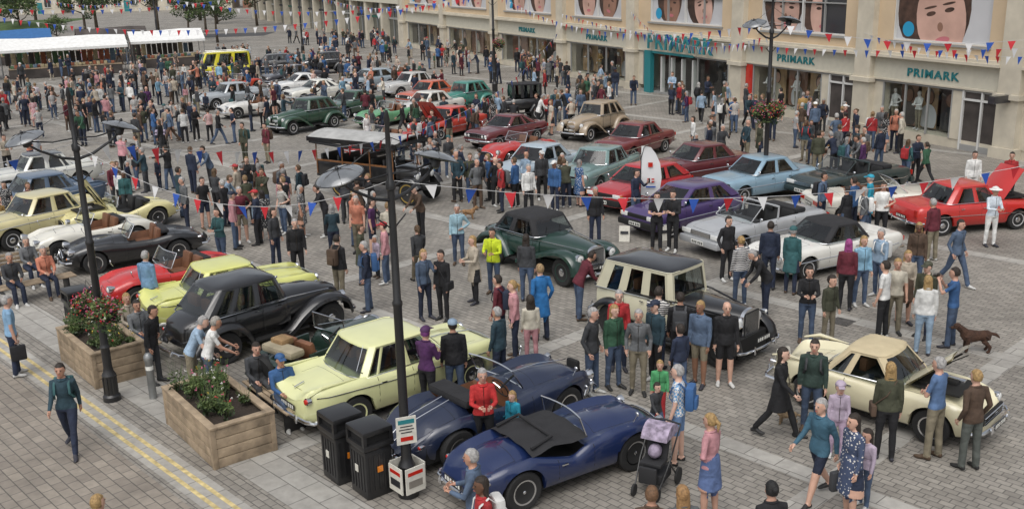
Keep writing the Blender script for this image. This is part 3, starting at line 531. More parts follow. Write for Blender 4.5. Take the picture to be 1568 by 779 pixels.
# ---------------------------------------------------------------- people
def remesh(bb,vox,smooth=3):
    me=bpy.data.meshes.new('tmp');bb.bm.to_mesh(me);bb.bm.free();ob=bpy.data.objects.new('tmp',me);COL.objects.link(ob)
    r=ob.modifiers.new('r','REMESH');r.mode='VOXEL';r.voxel_size=vox;r.adaptivity=0
    s=ob.modifiers.new('s','SMOOTH');s.factor=.5;s.iterations=smooth
    dg=bpy.context.evaluated_depsgraph_get();ev=ob.evaluated_get(dg);m2=bpy.data.meshes.new_from_object(ev);bpy.data.objects.remove(ob);bpy.data.meshes.remove(me);return m2
PM={}
def person_mesh(arms='down',legs='stand',lean=0,bot='trousers',hair='short',pack=0,slv=1,fem=0,child=0,top='plain',prop=None):
    key=(arms,legs,lean,bot,hair,pack,slv,fem,child,top,prop)
    if key in PM:return PM[key]
    V=Vector;sh=.185-.02*fem;hp=.09;b=B();sk=skin;segs=[];tm=TOPM[top]
    T=RX(lean,4,'Y');PZ=.93
    def U(p):return T@V(p)+V((0,0,PZ))
    LG={'stand':((.06,.05),(-.04,.03)),'stand2':((.16,.22),(-.03,0)),'walk':((.42,.12),(-.34,.3)),'sit':((1.45,1.45),(1.5,1.35)),'wide':((.1,.06),(-.1,.06)),'crouch':((1.5,2.0),(.9,2.1))}[legs]
    feet=[]
    for s,(a,k) in zip((1,-1),LG):
        h=V((0,s*hp,PZ-.03));ab=s*.04 if legs!='wide' else s*.12
        kn=h+V((math.sin(a),ab,-math.cos(a)))*.43;a2=a-k;an=kn+V((math.sin(a2),ab*.3,-math.cos(a2)))*.41
        fd=V((math.cos(min(.6,max(-.6,-a2*.6))),s*.18,-.12));fd.normalize();toe=an+V((0,0,-.045))+fd*.17;heel=an+V((-.05,0,-.05))
        lr=[.098,.085,.058] if fem else [.096,.083,.064];lo=.06 if bot in('trousers','coat') else .05;kw=.056
        b.tube([h+V((0,0,.05)),h,h.lerp(kn,.5),kn,kn.lerp(an,.35),an],[.085,lr[0],lr[1],lr[2],kw+.004 if lo<.06 else .063,lo-.012 if lo<.06 else lo-(.012 if fem else 0)],sk,12)
        b.tube([heel+V((-.02,0,0)),heel,an+V((.04,0,-.04)),toe+V((-.05,0,.005)),toe,toe+V((.045,0,0))],[(.025,.025),(.038,.04),(.043,.045),(.045,.033),(.042,.026),(.022,.016)],sk,10)
        segs+=[('thigh',h,kn,.09),('shin',kn,an,.055),('foot',heel,toe,.04),('foot',an,toe,.03)];feet+=[toe.z-.03,heel.z-.04]
    f=fem;rr=[(-.1,.11,.13),(-.02,.118,.162+.01*f),(.06,.108,.156),(.15,.1,.146-.02*f),(.26,.112+.01*f,.158-.015*f),(.36,.116,.17-.02*f),(.44,.1,.172-.02*f),(.485,.08,.135-.02*f),(.515,.06,.08),(.54,.052,.056)]
    def ell(p0,rx,ry,n=18):return [U((p0[0]+rx*math.cos(a),ry*math.sin(a),p0[1])) for a in[2*math.pi*i/n for i in range(n)]]
    b.rings([ell(((.01 if z>.2 else 0),z),rx,ry) for z,rx,ry in rr],sk)
    if not f and slv:
        b.rings([ell((0,z),rx,ry) for z,rx,ry in((.12,.11,.155),(.02,.128,.172),(-.07,.132,.178),(-.1,.12,.165))],sk)
    segs+=[('torso',U((0,.05,-.04)),U((.01,.05,.42)),.12),('torso',U((0,-.05,-.04)),U((.01,-.05,.42)),.12)]
    if bot in('skirt','coat','dress'):
        hem={'skirt':-.42,'coat':-.38,'dress':-.5}[bot];w=.2 if bot!='dress' else .23
        b.rings([ell((0,z),rx,ry) for z,rx,ry in((.12,.115,.155),(0,.135,.18),(hem*.5,.155,w-.005),(hem,.175,w+.02))],sk)
        segs.append(('skirt',U((0,0,.05)),U((0,0,hem)),.17))
    hc=U((.035,0,.66));b.tube([U((.0,0,.5)),U((.015,0,.6))],[.056,.052],sk,12)
    Hm=Matrix.Translation(hc)@T@RX(-lean*.5,4,'Y')
    if child:Hm=Hm@Matrix.Scale(1.2,4)
    hr=[(-.118,.02,.025,.03),(-.105,.045,.045,.03),(-.08,.066,.056,.015),(-.045,.082,.066,.006),(0,.094,.074,0),(.04,.097,.077,-.004),(.075,.09,.072,-.008),(.103,.066,.055,-.012),(.118,.03,.027,-.014)]
    b.rings([[Hm@V((cx+rx*math.cos(a),ry*math.sin(a),z)) for a in[2*math.pi*i/18 for i in range(18)]] for z,rx,ry,cx in hr],sk)
    b.tube([Hm@V((.085,0,.03)),Hm@V((.108,0,-.015)),Hm@V((.09,0,-.03))],[.011,.017,.012],sk,8)
    for s in(1,-1):b.sph(Hm@V((-.005,s*.078,-.005)),(.018,.014,.032),sk,8,6)
    segs+=[('head',Hm@V((0,0,-.05)),Hm@V((0,0,.06)),.09),('neck',U((0,0,.53)),U((.015,0,.6)),.055)]
    D=dict(down=((.08,.12,.2,0),(-.04,.12,.22,0)),walk=((-.4,.1,.35,0),(.4,.1,.5,0)),front=((.35,.15,1.3,.5),(.3,.15,1.35,.5)),phone=((.75,.1,1.5,.45),(.05,.12,.25,0)),cross=((.3,.12,1.35,1.15),(.3,.12,1.3,1.15)),pocket=((-.25,.25,.75,.1),(-.25,.25,.8,.1)),hip=((-.2,.6,1.1,.9),(.05,.12,.3,0)),point=((1.2,.1,.35,0),(.05,.12,.3,0)),reach=((.9,.08,.4,.1),(.8,.08,.5,.1)),camera=((.9,.2,1.9,.5),(.9,.2,1.9,.5)),behind=((-.35,.2,.3,.6),(-.35,.2,.3,.6)),lap=((.45,.1,.9,.35),(.5,.1,.85,.35)))[arms]
    hands=[]
    for s,(a,ab,e,i) in zip((1,-1),D):
        S=V((.0,s*sh,.435));d=V((math.sin(a)*math.cos(ab),s*math.sin(ab),-math.cos(a)*math.cos(ab)));E=S+d*.285
        a2=a+e;d2=V((math.sin(a2)*math.cos(i),-s*math.sin(i)+s*math.sin(ab)*.3*(1-min(1,i)),-math.cos(a2)*(math.cos(i) if i<1 else .8)));d2.normalize();Wr=E+d2*.25;Hn=Wr+d2*.085
        Sg,Eg,Wg,Hg=U(S),U(E),U(Wr),U(Hn);g=1.1 if slv else .92
        b.tube([U(S+V((0,-s*.06,.015))),Sg,Sg.lerp(Eg,.3),Eg,Eg.lerp(Wg,.4),Wg],[.05,.058*g,.05*g,.042*g,.039*g,.028 if not slv else .034],sk,10)
        b.tube([Wg,Wg.lerp(Hg,.4),Hg],[(.028,.022),(.036,.018),(.04,.015)],sk,8)
        segs+=[('uarm',Sg,Eg,.05),('farm',Eg,Wg,.04),('hand',Wg,Hg,.025)];hands.append((Wg,Hg,s))
    mz=min(feet) if legs not in('sit',) else None
    b2=B();b2.ms=[skin,tm,legm,hairm,shoe,bagm];me=remesh(b,.0175)
    b2.bm.from_mesh(me);bpy.data.meshes.remove(me)
    b2.bm.faces.ensure_lookup_table();C=np.array([f.calc_center_median() for f in b2.bm.faces])
    ds=[]
    for n,a,c,r in segs:
        a=np.array(a);c=np.array(c);ab=c-a;t=np.clip(((C-a)@ab)/(ab@ab),0,1);ds.append(np.linalg.norm(C-(a+t[:,None]*ab),axis=1)-r)
    ds=np.array(ds);bi=ds.argmin(0);Ti=T.inverted();jk=-.1 if (not f and slv) else -.04
    for f,k,c in zip(b2.bm.faces,bi,C):
        n,a,cc,r=segs[k];ab=cc-a;t=max(0,min(1,(V(c)-a).dot(ab)/ab.length_squared));lz=(Ti@(V(c)-V((0,0,PZ)))).z
        if n in('head','hand'):m=0
        elif n=='neck':m=0 if lz>.525 else 1
        elif n=='torso':m=1 if lz>(jk if bot!='skirt' else .05) or bot in('coat','dress') else 2
        elif n=='uarm':m=1 if (slv or t<.7) else 0
        elif n=='farm':m=1 if slv and t<.97 else 0
        elif n=='skirt':m=1 if bot in('coat','dress') else 2
        elif n=='thigh':m=(1 if (lz>jk and t<.3 and legs!='sit') else 2) if not(bot=='shorts' and t>.86) else 0
        elif n=='shin':m=2 if bot in('trousers','coat') else 0
        else:m=4
        if n=='thigh' and bot in('skirt','dress') and t>.8:m=0
        if n in('torso','uarm') and lz>.515:m=0
        f.material_index=m
    for s in(1,-1):b2.sph(Hm@V((.088,s*.032,.012)),(.009,.013,.007),eyem,6,4);b2.tube([Hm@V((.093,s*.05,.03)),Hm@V((.098,s*.02,.033))],.005,hairm,4)
    b2.tube([Hm@V((.09,-.025,-.058)),Hm@V((.1,0,-.056)),Hm@V((.09,.025,-.058))],[.004,.008,.004],lipm,5)
    def hairshell(m,sx=.106,sy=.088,sz=.118,face=.035,low=-.03,cz=.018):
        q=bmesh.ops.create_uvsphere(b2.bm,u_segments=16,v_segments=12,radius=1);k=b2.mi(m);rh=random.Random(3)
        for w in q['verts']:
            p=V((w.co.x*sx-.012,w.co.y*sy,w.co.z*sz+cz))*rh.uniform(.97,1.04)
            if p.x>face*.6 and p.z<.06 or p.z<low:p*=.72
            w.co=Hm@p
        for fc in {fc for w in q['verts'] for fc in w.link_faces}:fc.material_index=k
    if hair!='bald':hairshell(hairm,low=-.05 if hair!='long' else -.11)
    if hair=='long':
        b2.rings([[Hm@V((-.045+dx+rx*math.cos(a),ry*math.sin(a),z)) for a in[2*math.pi*i/12 for i in range(12)]] for z,rx,ry,dx in((.06,.06,.082,0),(-.05,.055,.092,0),(-.14,.045,.095,-.01),(-.22,.035,.085,-.02),(-.27,.015,.05,-.03))],hairm)
    if hair=='bun':b2.sph(Hm@V((-.11,0,.05)),.045,hairm,8,6)
    if hair=='pony':b2.tube([Hm@V((-.1,0,.04)),Hm@V((-.15,0,0)),Hm@V((-.14,0,-.14))],[.025,.035,.01],hairm,8)
    if hair in('cap','hat'):
        hairshell(bagm,.115,.096,.09,.0,.03,.05)
        if hair=='cap':b2.box(Hm@V((.13,0,.055)),(.11,.13,.012),bagm,bev=.005,rot=(T@RX(-lean*.5+.15,4,'Y')).to_3x3())
        else:b2.lathe([(.09,.055),(.17,.045),(.175,.05),(.095,.075)],bagm,Hm,20)
    for Wg,Hg,s in hands:
        d=(Hg-Wg).normalized();side=d.cross(V((0,1,0)) if abs(d.y)<.8 else V((1,0,0))).normalized();pn=side.cross(d)
        if pn.y*s>0:pn=-pn
        for j,ln in enumerate((.062,.072,.068,.052)):
            p=Hg-d*.012+side*(.03-.02*j);b2.tube([p,p+d*ln*.5+pn*.004,p+d*ln*.85+pn*.022],[.009,.0085,.006],skin,5)
        p=Wg.lerp(Hg,.35)+side*.028;b2.tube([p,p+side*.022+d*.025,p+side*.024+d*.055+pn*.012],[.012,.011,.008],skin,5)
    Tr=T.to_3x3()
    if pack:
        b2.box(U((-.19,0,.25)),(.15,.29,.42),bagm,bev=.055,rot=Tr);b2.box(U((-.28,0,.17)),(.06,.2,.2),bagm,bev=.025,rot=Tr)
        for s in(1,-1):b2.tube([U((-.12,s*.1,.42)),U((-.03,s*.115,.515)),U((.1,s*.12,.42)),U((.13,s*.13,.25)),U((0,s*.17,.12))],[(.022,.01)]*5,bagm,6)
    if prop=='handbag':
        b2.tube([U((.02,-.1,.51)),U((.13,.02,.3)),U((.12,.17,.05))],.01,bagm,5);b2.tube([U((-.06,-.1,.5)),U((-.12,.05,.25)),U((.02,.22,.02))],.01,bagm,5);b2.box(U((.05,.23,-.06)),(.28,.09,.2),bagm,bev=.03,rot=Tr)
    if prop=='phone':
        c=hands[0][1]+V((.03,0,.04));b2.box(c,(.012,.075,.15),eyem,bev=.004)
    if prop=='camera':
        c=(hands[0][1]+hands[1][1])/2+V((.02,0,.03));b2.box(c,(.07,.13,.09),eyem,bev=.015);b2.tube([c,c+V((.1,0,0))],.035,eyem,10)
    if prop=='carrier':
        c=hands[1][1]+V((0,0,-.22));b2.box(c,(.3,.1,.32),bagm,bev=.03)
        b2.tube([c+V((-.08,0,.15)),hands[1][1],c+V((.08,0,.15))],.006,bagm,4)
    if bot=='trousers' and slv and not pack:
        b2.tube([U((.131,0,-.06)),U((.122,0,.06)),U((.124,0,.2)),U((.127,0,.36)),U((.1,0,.47))],.006,eyem,4)
    if slv:
        b2.tube([U((.02+.075*math.cos(a),.08*math.sin(a),.505-.02*math.cos(a))) for a in[i*math.pi/6 for i in range(13)]],.018,tm,6,False)
    dz=-(mz) if mz is not None else -(PZ-.1)
    bmesh.ops.translate(b2.bm,verts=b2.bm.verts,vec=(0,0,dz))
    if child:bmesh.ops.scale(b2.bm,verts=b2.bm.verts,vec=(.68,.68,.68))
    PM[key]=b2.mesh('figure',50,False);return PM[key]
SKN=[(.5,.29,.21),(.56,.34,.25),(.46,.25,.17),(.53,.31,.23),(.6,.38,.29)];SKD=[(.12,.06,.035),(.25,.13,.08)]
HR=[(.03,.02,.012),(.08,.045,.02),(.02,.015,.012),(.22,.14,.065),(.3,.29,.28),(.4,.39,.37),(.1,.06,.03),(.24,.23,.22)]
TOPS=dict(navy=(.015,.022,.045),black=(.012,.012,.014),grey=(.11,.115,.12),dgrey=(.04,.042,.046),olive=(.05,.053,.032),red=(.33,.022,.025),teal=(.025,.085,.09),lblue=(.25,.34,.44),blue=(.035,.1,.24),white=(.62,.62,.6),pink=(.48,.24,.26),maroon=(.1,.015,.025),mustard=(.32,.2,.07),beige=(.38,.33,.26),purple=(.07,.02,.085),green=(.03,.09,.05),denim=(.075,.11,.17),brown=(.08,.05,.033),coral=(.5,.19,.12),jeans=(.06,.09,.15),khaki=(.19,.165,.115),cyan=(.02,.28,.4),hiviz=(.6,.72,.03),sky=(.2,.36,.48),lilac=(.4,.33,.41),dteal=(.02,.045,.06),cream=(.54,.5,.41))
TN=['navy']*12+['black']*13+['dgrey']*8+['grey']*4+['olive']*3+['red']*2+['dteal']*3+['teal','lblue','lblue','blue','blue','white','white','pink','maroon','maroon','mustard','beige','beige','purple','green','denim','denim','denim','brown','brown','coral','sky','cream','lilac']
LN=['jeans']*7+['black']*6+['navy']*4+['dgrey']*3+['khaki']*2+['grey','beige','brown']
PP=[]
def person(x,y,face,top='navy',leg='jeans',hairc=None,sc=None,skn=None,bag='dgrey',z=0,sh=None,pt='plain',**k):
    me=person_mesh(top=pt,**k);ch=k.get('child',0);fm=k.get('fem',0)
    o=O('child' if ch else('woman' if fm else 'man'),me,(x,y,z),rad(face),sc=sc or R.uniform(.96,1.03)*(.95 if fm and not ch else 1))
    jt=R.uniform(.8,1.2);g=lambda n:(*[q*jt for q in (TOPS[n] if isinstance(n,str) else n)],1.)
    o['ct']=g(top);o['cl']=g(leg);o['ck']=(*(skn or (R.choice(SKN) if R.random()<.95 else R.choice(SKD))),1.);o['ch']=(*(hairc or R.choice(HR)),1.)
    o['cs']=(*(sh or R.choice([(.02,.02,.02),(.5,.5,.48),(.08,.05,.03),(.03,.03,.04)])),1.);o['cb']=g(bag);PP.append((x,y));return o
gy=(.34,.33,.32);bl=(.34,.22,.09);dk=(.025,.017,.012)
person(2.88,13.6,140,'pink',(.1,.15,.3),bl,1.0,bot='skirt',hair='pony',fem=1,arms='hip')
person(2.7,15.4,160,(.1,.25,.45),(.12,.2,.35),gy,1.02,bot='shorts',pack=1,slv=0,arms='down',bag='blue',pt='check')
person(2.64,17.1,-100,(.06,.25,.1),'red',bl,.98,child=1,arms='down')
person(2.48,16.4,-60,'dgrey','jeans',dk,.9,child=1,arms='walk',legs='walk')
person(4.66,14.1,-150,(.05,.13,.19),'navy',gy,1.02,bot='shorts',slv=1,arms='walk',legs='walk')
person(4.96,13.5,-160,(.05,.07,.13),'navy',dk,1,bot='dress',fem=1,hair='long',prop='carrier',pt='floral')
person(5.3,13.85,-150,'lilac','jeans',dk,1.1,child=1,hair='long',fem=1)
person(5.4,15.5,-100,'lilac',(.4,.3,.4),dk,1.15,child=1,fem=1,hair='cap',bag='lilac')
person(5.25,16.5,-110,(.03,.055,.045),'jeans',dk,1,pack=1,arms='down')
person(4.62,16.3,-30,'black','black',dk,1,bot='coat',fem=1,hair='long',prop='handbag',bag='khaki',arms='walk',legs='walk')
person(6.16,15.35,80,'olive','black',bl,1,fem=1,hair='long',prop='handbag',bag='brown')
person(6.97,15.35,130,(.08,.14,.26),'khaki',gy,1.04,slv=0,arms='cross',hair='short')
person(7.4,14.95,110,'brown',(.09,.1,.09),bl,1,arms='pocket')
person(-.6,12.6,170,'denim','navy',gy,1.02,slv=1,arms='front')
person(-.45,11.9,200,'red','jeans',dk,1,fem=1,hair='long',bag='white',pack=1)
person(-.55,15.65,-80,(.5,.03,.03),'black',gy,.98,fem=1,arms='front')
person(-.05,15.98,-120,'cyan','jeans',bl,.95,child=1,fem=1,hair='long')
person(-1.65,17.6,60,'purple','black',(.2,.05,.2),1,fem=1,hair='cap',bag='purple',arms='front')
person(-1.15,17.95,100,'black','jeans',dk,1,hair='cap',bag='lblue',arms='down')
person(-.3,18.7,150,'dteal','navy',gy,.98,hair='short')
person(-7.41,19.4,-10,'black','dgrey',dk,.98,lean=.15,arms='hip')
person(-6.4,18.7,10,'lblue','khaki',gy,1,lean=.45,arms='reach',slv=0)
person(-6.0,18.5,20,'white','jeans',(.3,.28,.25),1,lean=.3,arms='reach',slv=0)
person(-5.0,18.25,-60,'dgrey','dgrey',dk,1,legs='sit',arms='lap',z=.45,lean=.15)
person(-4.35,17.5,-60,'blue','jeans',dk,1,legs='sit',arms='lap',z=.45,hair='cap',bag='blue')
person(-7.9,16.4,-80,'dteal','navy',dk,1,fem=1,pack=1,hair='bun',bag='teal',legs='walk',arms='walk')
person(-10.55,20.0,35,(.17,.29,.42),'navy',gy,1.02,slv=0,prop='carrier',bag='black',arms='down')
person(-8.75,23.2,70,(.17,.3,.46),(.05,.1,.2),gy,1.02,slv=1,arms='down')
person(-8.24,27.7,-120,'teal','jeans',dk,1,fem=1,hair='long',arms='front')
person(-5.78,26.2,-70,'black','black',gy,1);person(-6.66,27.5,-20,'dgrey','navy',dk,1,fem=1,hair='long')
person(-4.38,24.4,60,'black','khaki',dk,1,pack=1,bag='brown');person(-3.55,23.6,-170,'navy','jeans',gy,1.02,pack=1,bag='blue')
person(-2.1,22.9,-50,'denim','navy',bl,1,fem=1,hair='long',arms='phone');person(-1.66,22.8,-120,'black','black',dk,1,fem=1,prop='handbag',bag='black')
person(-1.5,27.4,-90,(.34,.52,.6),'jeans',gy,1,fem=1,arms='hip');person(-.94,24.0,-150,'beige','black',bl,1,fem=1,bot='coat',hair='long',arms='front')
person(-.48,24.7,-110,'hiviz','jeans',dk,1,arms='front');person(.35,24.0,80,'dgrey','jeans',dk,1,fem=1,hair='long')
person(.62,21.3,120,(.02,.14,.36),'navy',(.3,.2,.1),1.02,bot='coat',arms='pocket');person(-.3,20.7,160,'maroon','navy',dk,1,pack=1,bag='navy')
person(.02,20.3,-170,'pink','navy',bl,1,fem=1,hair='pony');person(.36,20.0,100,'cream','pink',dk,1.25,child=1,fem=1,hair='long')
person(2.5,29.2,-80,'black','navy',gy,1);person(4.2,28.3,-100,'black','black',dk,1,arms='cross',slv=0);person(4.65,28.2,-120,'black','black',dk,1.04,arms='cross')
person(5.6,25.3,-60,'black','black',dk,1.0,arms='pocket');person(6.5,24.5,80,'navy','navy',dk,1.02);person(6.95,24.1,60,'teal','navy',gy,1,fem=1,bot='coat',hair='cap',bag='teal')
person(1.55,22.6,20,'maroon','jeans',dk,1,lean=.5,arms='reach');person(1.5,18.3,-30,'dgrey','jeans',gy,1.03,arms='pocket');person(1.95,18.6,-60,'green','jeans',bl,1,fem=1,hair='long')
person(2.4,18.3,-100,'grey','khaki',gy,1,fem=1,arms='pocket');person(2.95,19.5,60,'dgrey','navy',dk,1.02,arms='front',pt='stripe');person(3.35,19.2,80,'black','black',dk,1,pack=1)
person(3.65,18.6,-130,'denim','khaki',bl,1.02,bot='shorts');person(4.15,18.6,-90,'black','black',dk,1,bot='shorts',hair='bald');person(3.2,18.2,120,'navy','jeans',dk,1.2,child=1)
person(2.15,19.5,-90,'red','navy',gy,1,fem=1);person(2.8,18.8,-140,'dteal','black',dk,1,hair='cap',bag='navy')
person(5.5,23.3,110,'navy','jeans',bl,1,fem=1,hair='bun',pt='stripe');person(5.95,22.6,190,'black','navy',gy,1,lean=.55,arms='reach')
person(6.4,20.8,-100,'black','jeans',dk,1,fem=1,hair='long',arms='front');person(6.85,20.7,-60,'olive','khaki',dk,1.3,child=1)
person(7.9,22.8,70,'maroon','black',(.3,.05,.2),1,fem=1,hair='long',legs='stand2');person(8.35,23.1,-80,'sky','jeans',bl,1,fem=1,hair='long');person(9.0,23.7,-150,'lblue','jeans',gy,1,fem=1,bag='white',pack=1)
person(8.1,20.9,140,'white','black',dk,1.02,slv=0);person(8.45,21.2,-100,'cream','khaki',bl,1,slv=0);person(8.6,19.9,80,'white','lblue',bl,1,fem=1,hair='long');person(9.0,20.9,-140,'olive','navy',dk,1,hair='cap',bag='olive')
person(9.35,20.3,150,'blue','jeans',dk,1.02,slv=0,prop='camera',arms='camera');person(8.9,21.8,-90,'beige','brown',bl,1,fem=1,hair='long',bot='skirt')
person(10.1,24.2,-110,'brown','jeans',bl,1,fem=1,hair='long');person(11.2,24.4,-60,'denim','jeans',dk,1.03,arms='pocket',hair='short',legs='walk')
person(11.5,26.6,120,'maroon','khaki',gy,1,lean=.1);person(13.7,27.9,-80,(.5,.55,.6),'white',gy,1,fem=1,hair='hat',bag='white',arms='front')
person(10.9,29.9,160,'cyan','jeans',gy,1,fem=1,bot='coat',hair='cap',bag='cyan');person(10.3,29.6,130,'blue','navy',dk,1);person(9.6,30.4,-40,'denim','navy',dk,1,pack=1,bag='black')
person(16.6,32.9,-120,'red','black',dk,1,fem=1);person(15.5,33.2,-100,'white','white',dk,1);person(15.9,28.9,150,'black','navy',dk,1)
person(-8.3,30.3,-60,'maroon','khaki',gy,1.02,bot='shorts',slv=0,arms='hip');person(-11.3,33.9,40,'dteal','jeans',dk,1);person(-10.6,32.2,-140,'grey','navy',gy,1)
person(-4.7,29.6,-30,'coral','jeans',bl,1,fem=1,arms='front');person(-4.5,28.8,-100,'coral','khaki',gy,1,slv=0)
person(-5.5,11.8,60,'olive','navy',bl,.95);person(1.7,11.5,80,'brown','navy',(.15,.08,.04),1,fem=1);person(2.1,11.5,100,'grey','navy',(.3,.17,.07),1,fem=1,hair='long');person(3.25,11.55,100,'black','black',(.01,.01,.01),1,fem=1,hair='bun')
person(-.3,33.5,-160,'red','navy',dk,1,pack=1,bag='grey');person(-10.5,43.5,-130,'maroon','khaki',dk,1,pack=1,bag='brown');person(-11.5,43.6,-120,'olive','olive',dk,1.02,pack=1,bag='teal')
person(-8.2,20.9,-50,'grey','jeans',dk,1,legs='sit',arms='lap',z=.45);person(-8.6,21.4,-50,'beige','jeans',bl,1,legs='sit',arms='lap',z=.45,fem=1,hair='long')
for i,(x,y) in enumerate([(-12.9,25.0),(-12.3,25.6),(-14.0,26.0),(-13.2,26.6)]):person(x,y,-50,['dgrey','coral','black','grey'][i],'navy',None,1,legs='sit',arms='lap',z=.45,fem=i%2,hair='long' if i%2 else 'short')
person(4.0,31.6,-40,'navy','jeans',dk,1,arms='phone',prop='phone');person(.6,32.9,-60,'white','black',gy,1);person(1.5,33.4,-120,'blue','navy',gy,1,hair='cap',bag='white')
# ---- crowd
VAR=[dict(),dict(arms='pocket'),dict(arms='cross'),dict(arms='front'),dict(arms='walk',legs='walk'),dict(pack=1),dict(slv=0,arms='hip'),dict(hair='cap',arms='down',legs='stand2'),dict(bot='shorts',slv=0),dict(hair='bald',legs='stand2',arms='behind'),dict(lean=.3,arms='reach'),dict(arms='phone',prop='phone'),dict(arms='point',legs='wide'),
 dict(fem=1,hair='long'),dict(fem=1,hair='long',arms='front'),dict(fem=1,bot='coat',hair='short'),dict(fem=1,hair='pony',arms='walk',legs='walk'),dict(fem=1,bot='dress',hair='long',slv=0,pt='floral'),dict(fem=1,prop='handbag',hair='bun'),dict(fem=1,hair='long',pack=1,arms='pocket'),dict(fem=1,arms='hip',slv=0,hair='short',pt='stripe'),dict(child=1),dict(child=1,fem=1,hair='long')]
STALLS=[(-36.5,85,25,9.5,'w'),(-43.5,82,25,4,'b'),(-30,91,25,6,'w'),(-50,86,20,7,'w'),(-37,97,25,6,'d'),(-46,97,25,6,'b')]
for x,y,a,L,_ in STALLS:CARS.append((x,y,rad(a),L/2,1.6))
def blocked(x,y,pad=0):
    for cx,cy,a,hl,hw in CARS:
        dx,dy=x-cx,y-cy;u=dx*math.cos(a)+dy*math.sin(a);v=-dx*math.sin(a)+dy*math.cos(a)
        if abs(u)<hl+.2+pad and abs(v)<hw+.2+pad:return True
    return any((x-a)**2+(y-c)**2<.2 for a,c in PP)
def inpoly(x,y,P):
    r=False;j=len(P)-1
    for i in range(len(P)):
        if (P[i][1]>y)!=(P[j][1]>y) and x<(P[j][0]-P[i][0])*(y-P[i][1])/(P[j][1]-P[i][1])+P[i][0]:r=not r
        j=i
    return r
def crowd(P,n):
    xs=[p[0] for p in P];ys=[p[1] for p in P];k=0;t=0
    while k<n and t<n*60:
        t+=1;x=R.uniform(min(xs),max(xs));y=R.uniform(min(ys),max(ys))
        if not inpoly(x,y,P) or blocked(x,y):continue
        g=R.choice([1,1,2,2,3]);f0=R.uniform(0,360)
        for q in range(g):
            a=2*math.pi*q/g+f0;X=x+(.38*math.cos(a) if g>1 else 0);Y=y+(.38*math.sin(a) if g>1 else 0)
            if blocked(X,Y):continue
            v=R.choice(VAR);person(X,Y,math.degrees(a)+180+R.uniform(-50,50),R.choice(TN),R.choice(LN),bag=R.choice(['black','navy','white','red','teal','brown']),**v);k+=1
SX,SY=20.17,40.49;DX,DY=-.425,.905;NX,NY=-.905,-.425
fp=lambda s,o:(SX+DX*s+NX*o,SY+DY*s+NY*o)
crowd([(-35,66),(-28,78),(-16,84),(-8,76),(-3.5,66),(-5,55),(-9.5,50),(-14,53),(-19,50),(-27,52)],250)
crowd([(-19,53),(-12,52),(-14.5,46),(-19,44),(-23,47)],20)
crowd([(-30,96),(-14,90),(-12,84),(-30,84),(-44,92)],60);crowd([(-46,72),(-36,70),(-34,90),(-48,95)],40)
crowd([(-9.5,36.8),(-5.6,31),(-6.5,27.5),(-9.6,31.5),(-10.4,34.6)],24);crowd([(-6,34),(-3,33),(-2,30),(-4,27)],8)
crowd([(-5.4,43.5),(-2.4,40.2),(-1.6,38),(1.4,34.8),(.5,32.5),(-2.5,35.5)],22);crowd([(-8,46),(-3,44),(3,46),(6,52),(-1,56),(-5,52)],38)
crowd([fp(3,1.2),fp(3,5.5),fp(20,6),fp(20,1.2)],46);crowd([fp(20,1),fp(20,7),fp(50,7),fp(50,1)],66);crowd([fp(50,1),fp(50,9),fp(85,9),fp(85,1)],55)
crowd([(8,44),(13,40),(16,38),(14.5,35),(11,38),(7,41)],24);crowd([(-13,41),(-10,38),(-14,36),(-19,43)],10);crowd([(-24,46),(-19,43),(-21,40),(-27,43)],8)
crowd([(2,37),(4,36),(3,33),(0,35)],6);crowd([(-15,31),(-11,35),(-15,37.5),(-18,33)],6);crowd([(-3,27.5),(-1.5,26),(-5,25.5),(-6.5,29)],5);crowd([(9.5,30),(12,29.5),(10,28),(8,30)],3)
# ---------------------------------------------------------------- dogs
def dog(x,y,face,col,sc=.62):
    b=B();V=Vector
    b.tube([(-.42,0,.52),(-.34,0,.53),(-.1,0,.5),(.12,0,.48),(.28,0,.52),(.38,0,.58)],[(.1,.11),(.15,.16),(.14,.16),(.16,.2),(.15,.18),(.1,.11)],skin,12)
    b.tube([(.3,0,.6),(.42,0,.7),(.5,0,.76)],[.13,.11,.1],skin,10);b.sph((.52,0,.78),(.12,.1,.1),skin);b.tube([(.56,0,.76),(.7,0,.72)],[(.065,.06),(.045,.045)],skin,8)
    for s in(1,-1):
        b.tube([(.24,s*.11,.52),(.21,s*.12,.36),(.24,s*.12,.2),(.24,s*.12,.06),(.29,s*.12,.035)],[.1,.075,.055,.045,.045],skin,8)
        b.tube([(-.32,s*.11,.5),(-.22,s*.13,.36),(-.4,s*.13,.2),(-.37,s*.13,.06),(-.31,s*.13,.035)],[.12,.09,.055,.045,.045],skin,8)
        b.tube([(.5,s*.09,.84),(.47,s*.12,.78),(.49,s*.12,.66)],[.03,.045,.02],skin,6)
    b.tube([(-.44,0,.58),(-.56,0,.56),(-.68,0,.46)],[.05,.055,.02],skin,6)
    me=remesh(b,.015,2);b2=B();b2.bm.from_mesh(me);b2.ms=[M('dog_fur',col,.85,var=.4,vs=10,bump=1,bs=40)]
    b2.sph((.735,0,.735),.024,eyem,6,4)
    for s in(1,-1):b2.sph((.61,s*.055,.815),.014,eyem,6,4)
    O('dog',b2.mesh('dog',50,False),(x,y,0),rad(face),sc=sc)
dog(9.75,20.0,170,(.06,.028,.016),.72);dog(4.9,16.75,150,(.35,.25,.15),.42);dog(-1.4,32.6,10,(.3,.17,.08),.5);dog(13.6,41.5,200,(.3,.16,.06),.75)
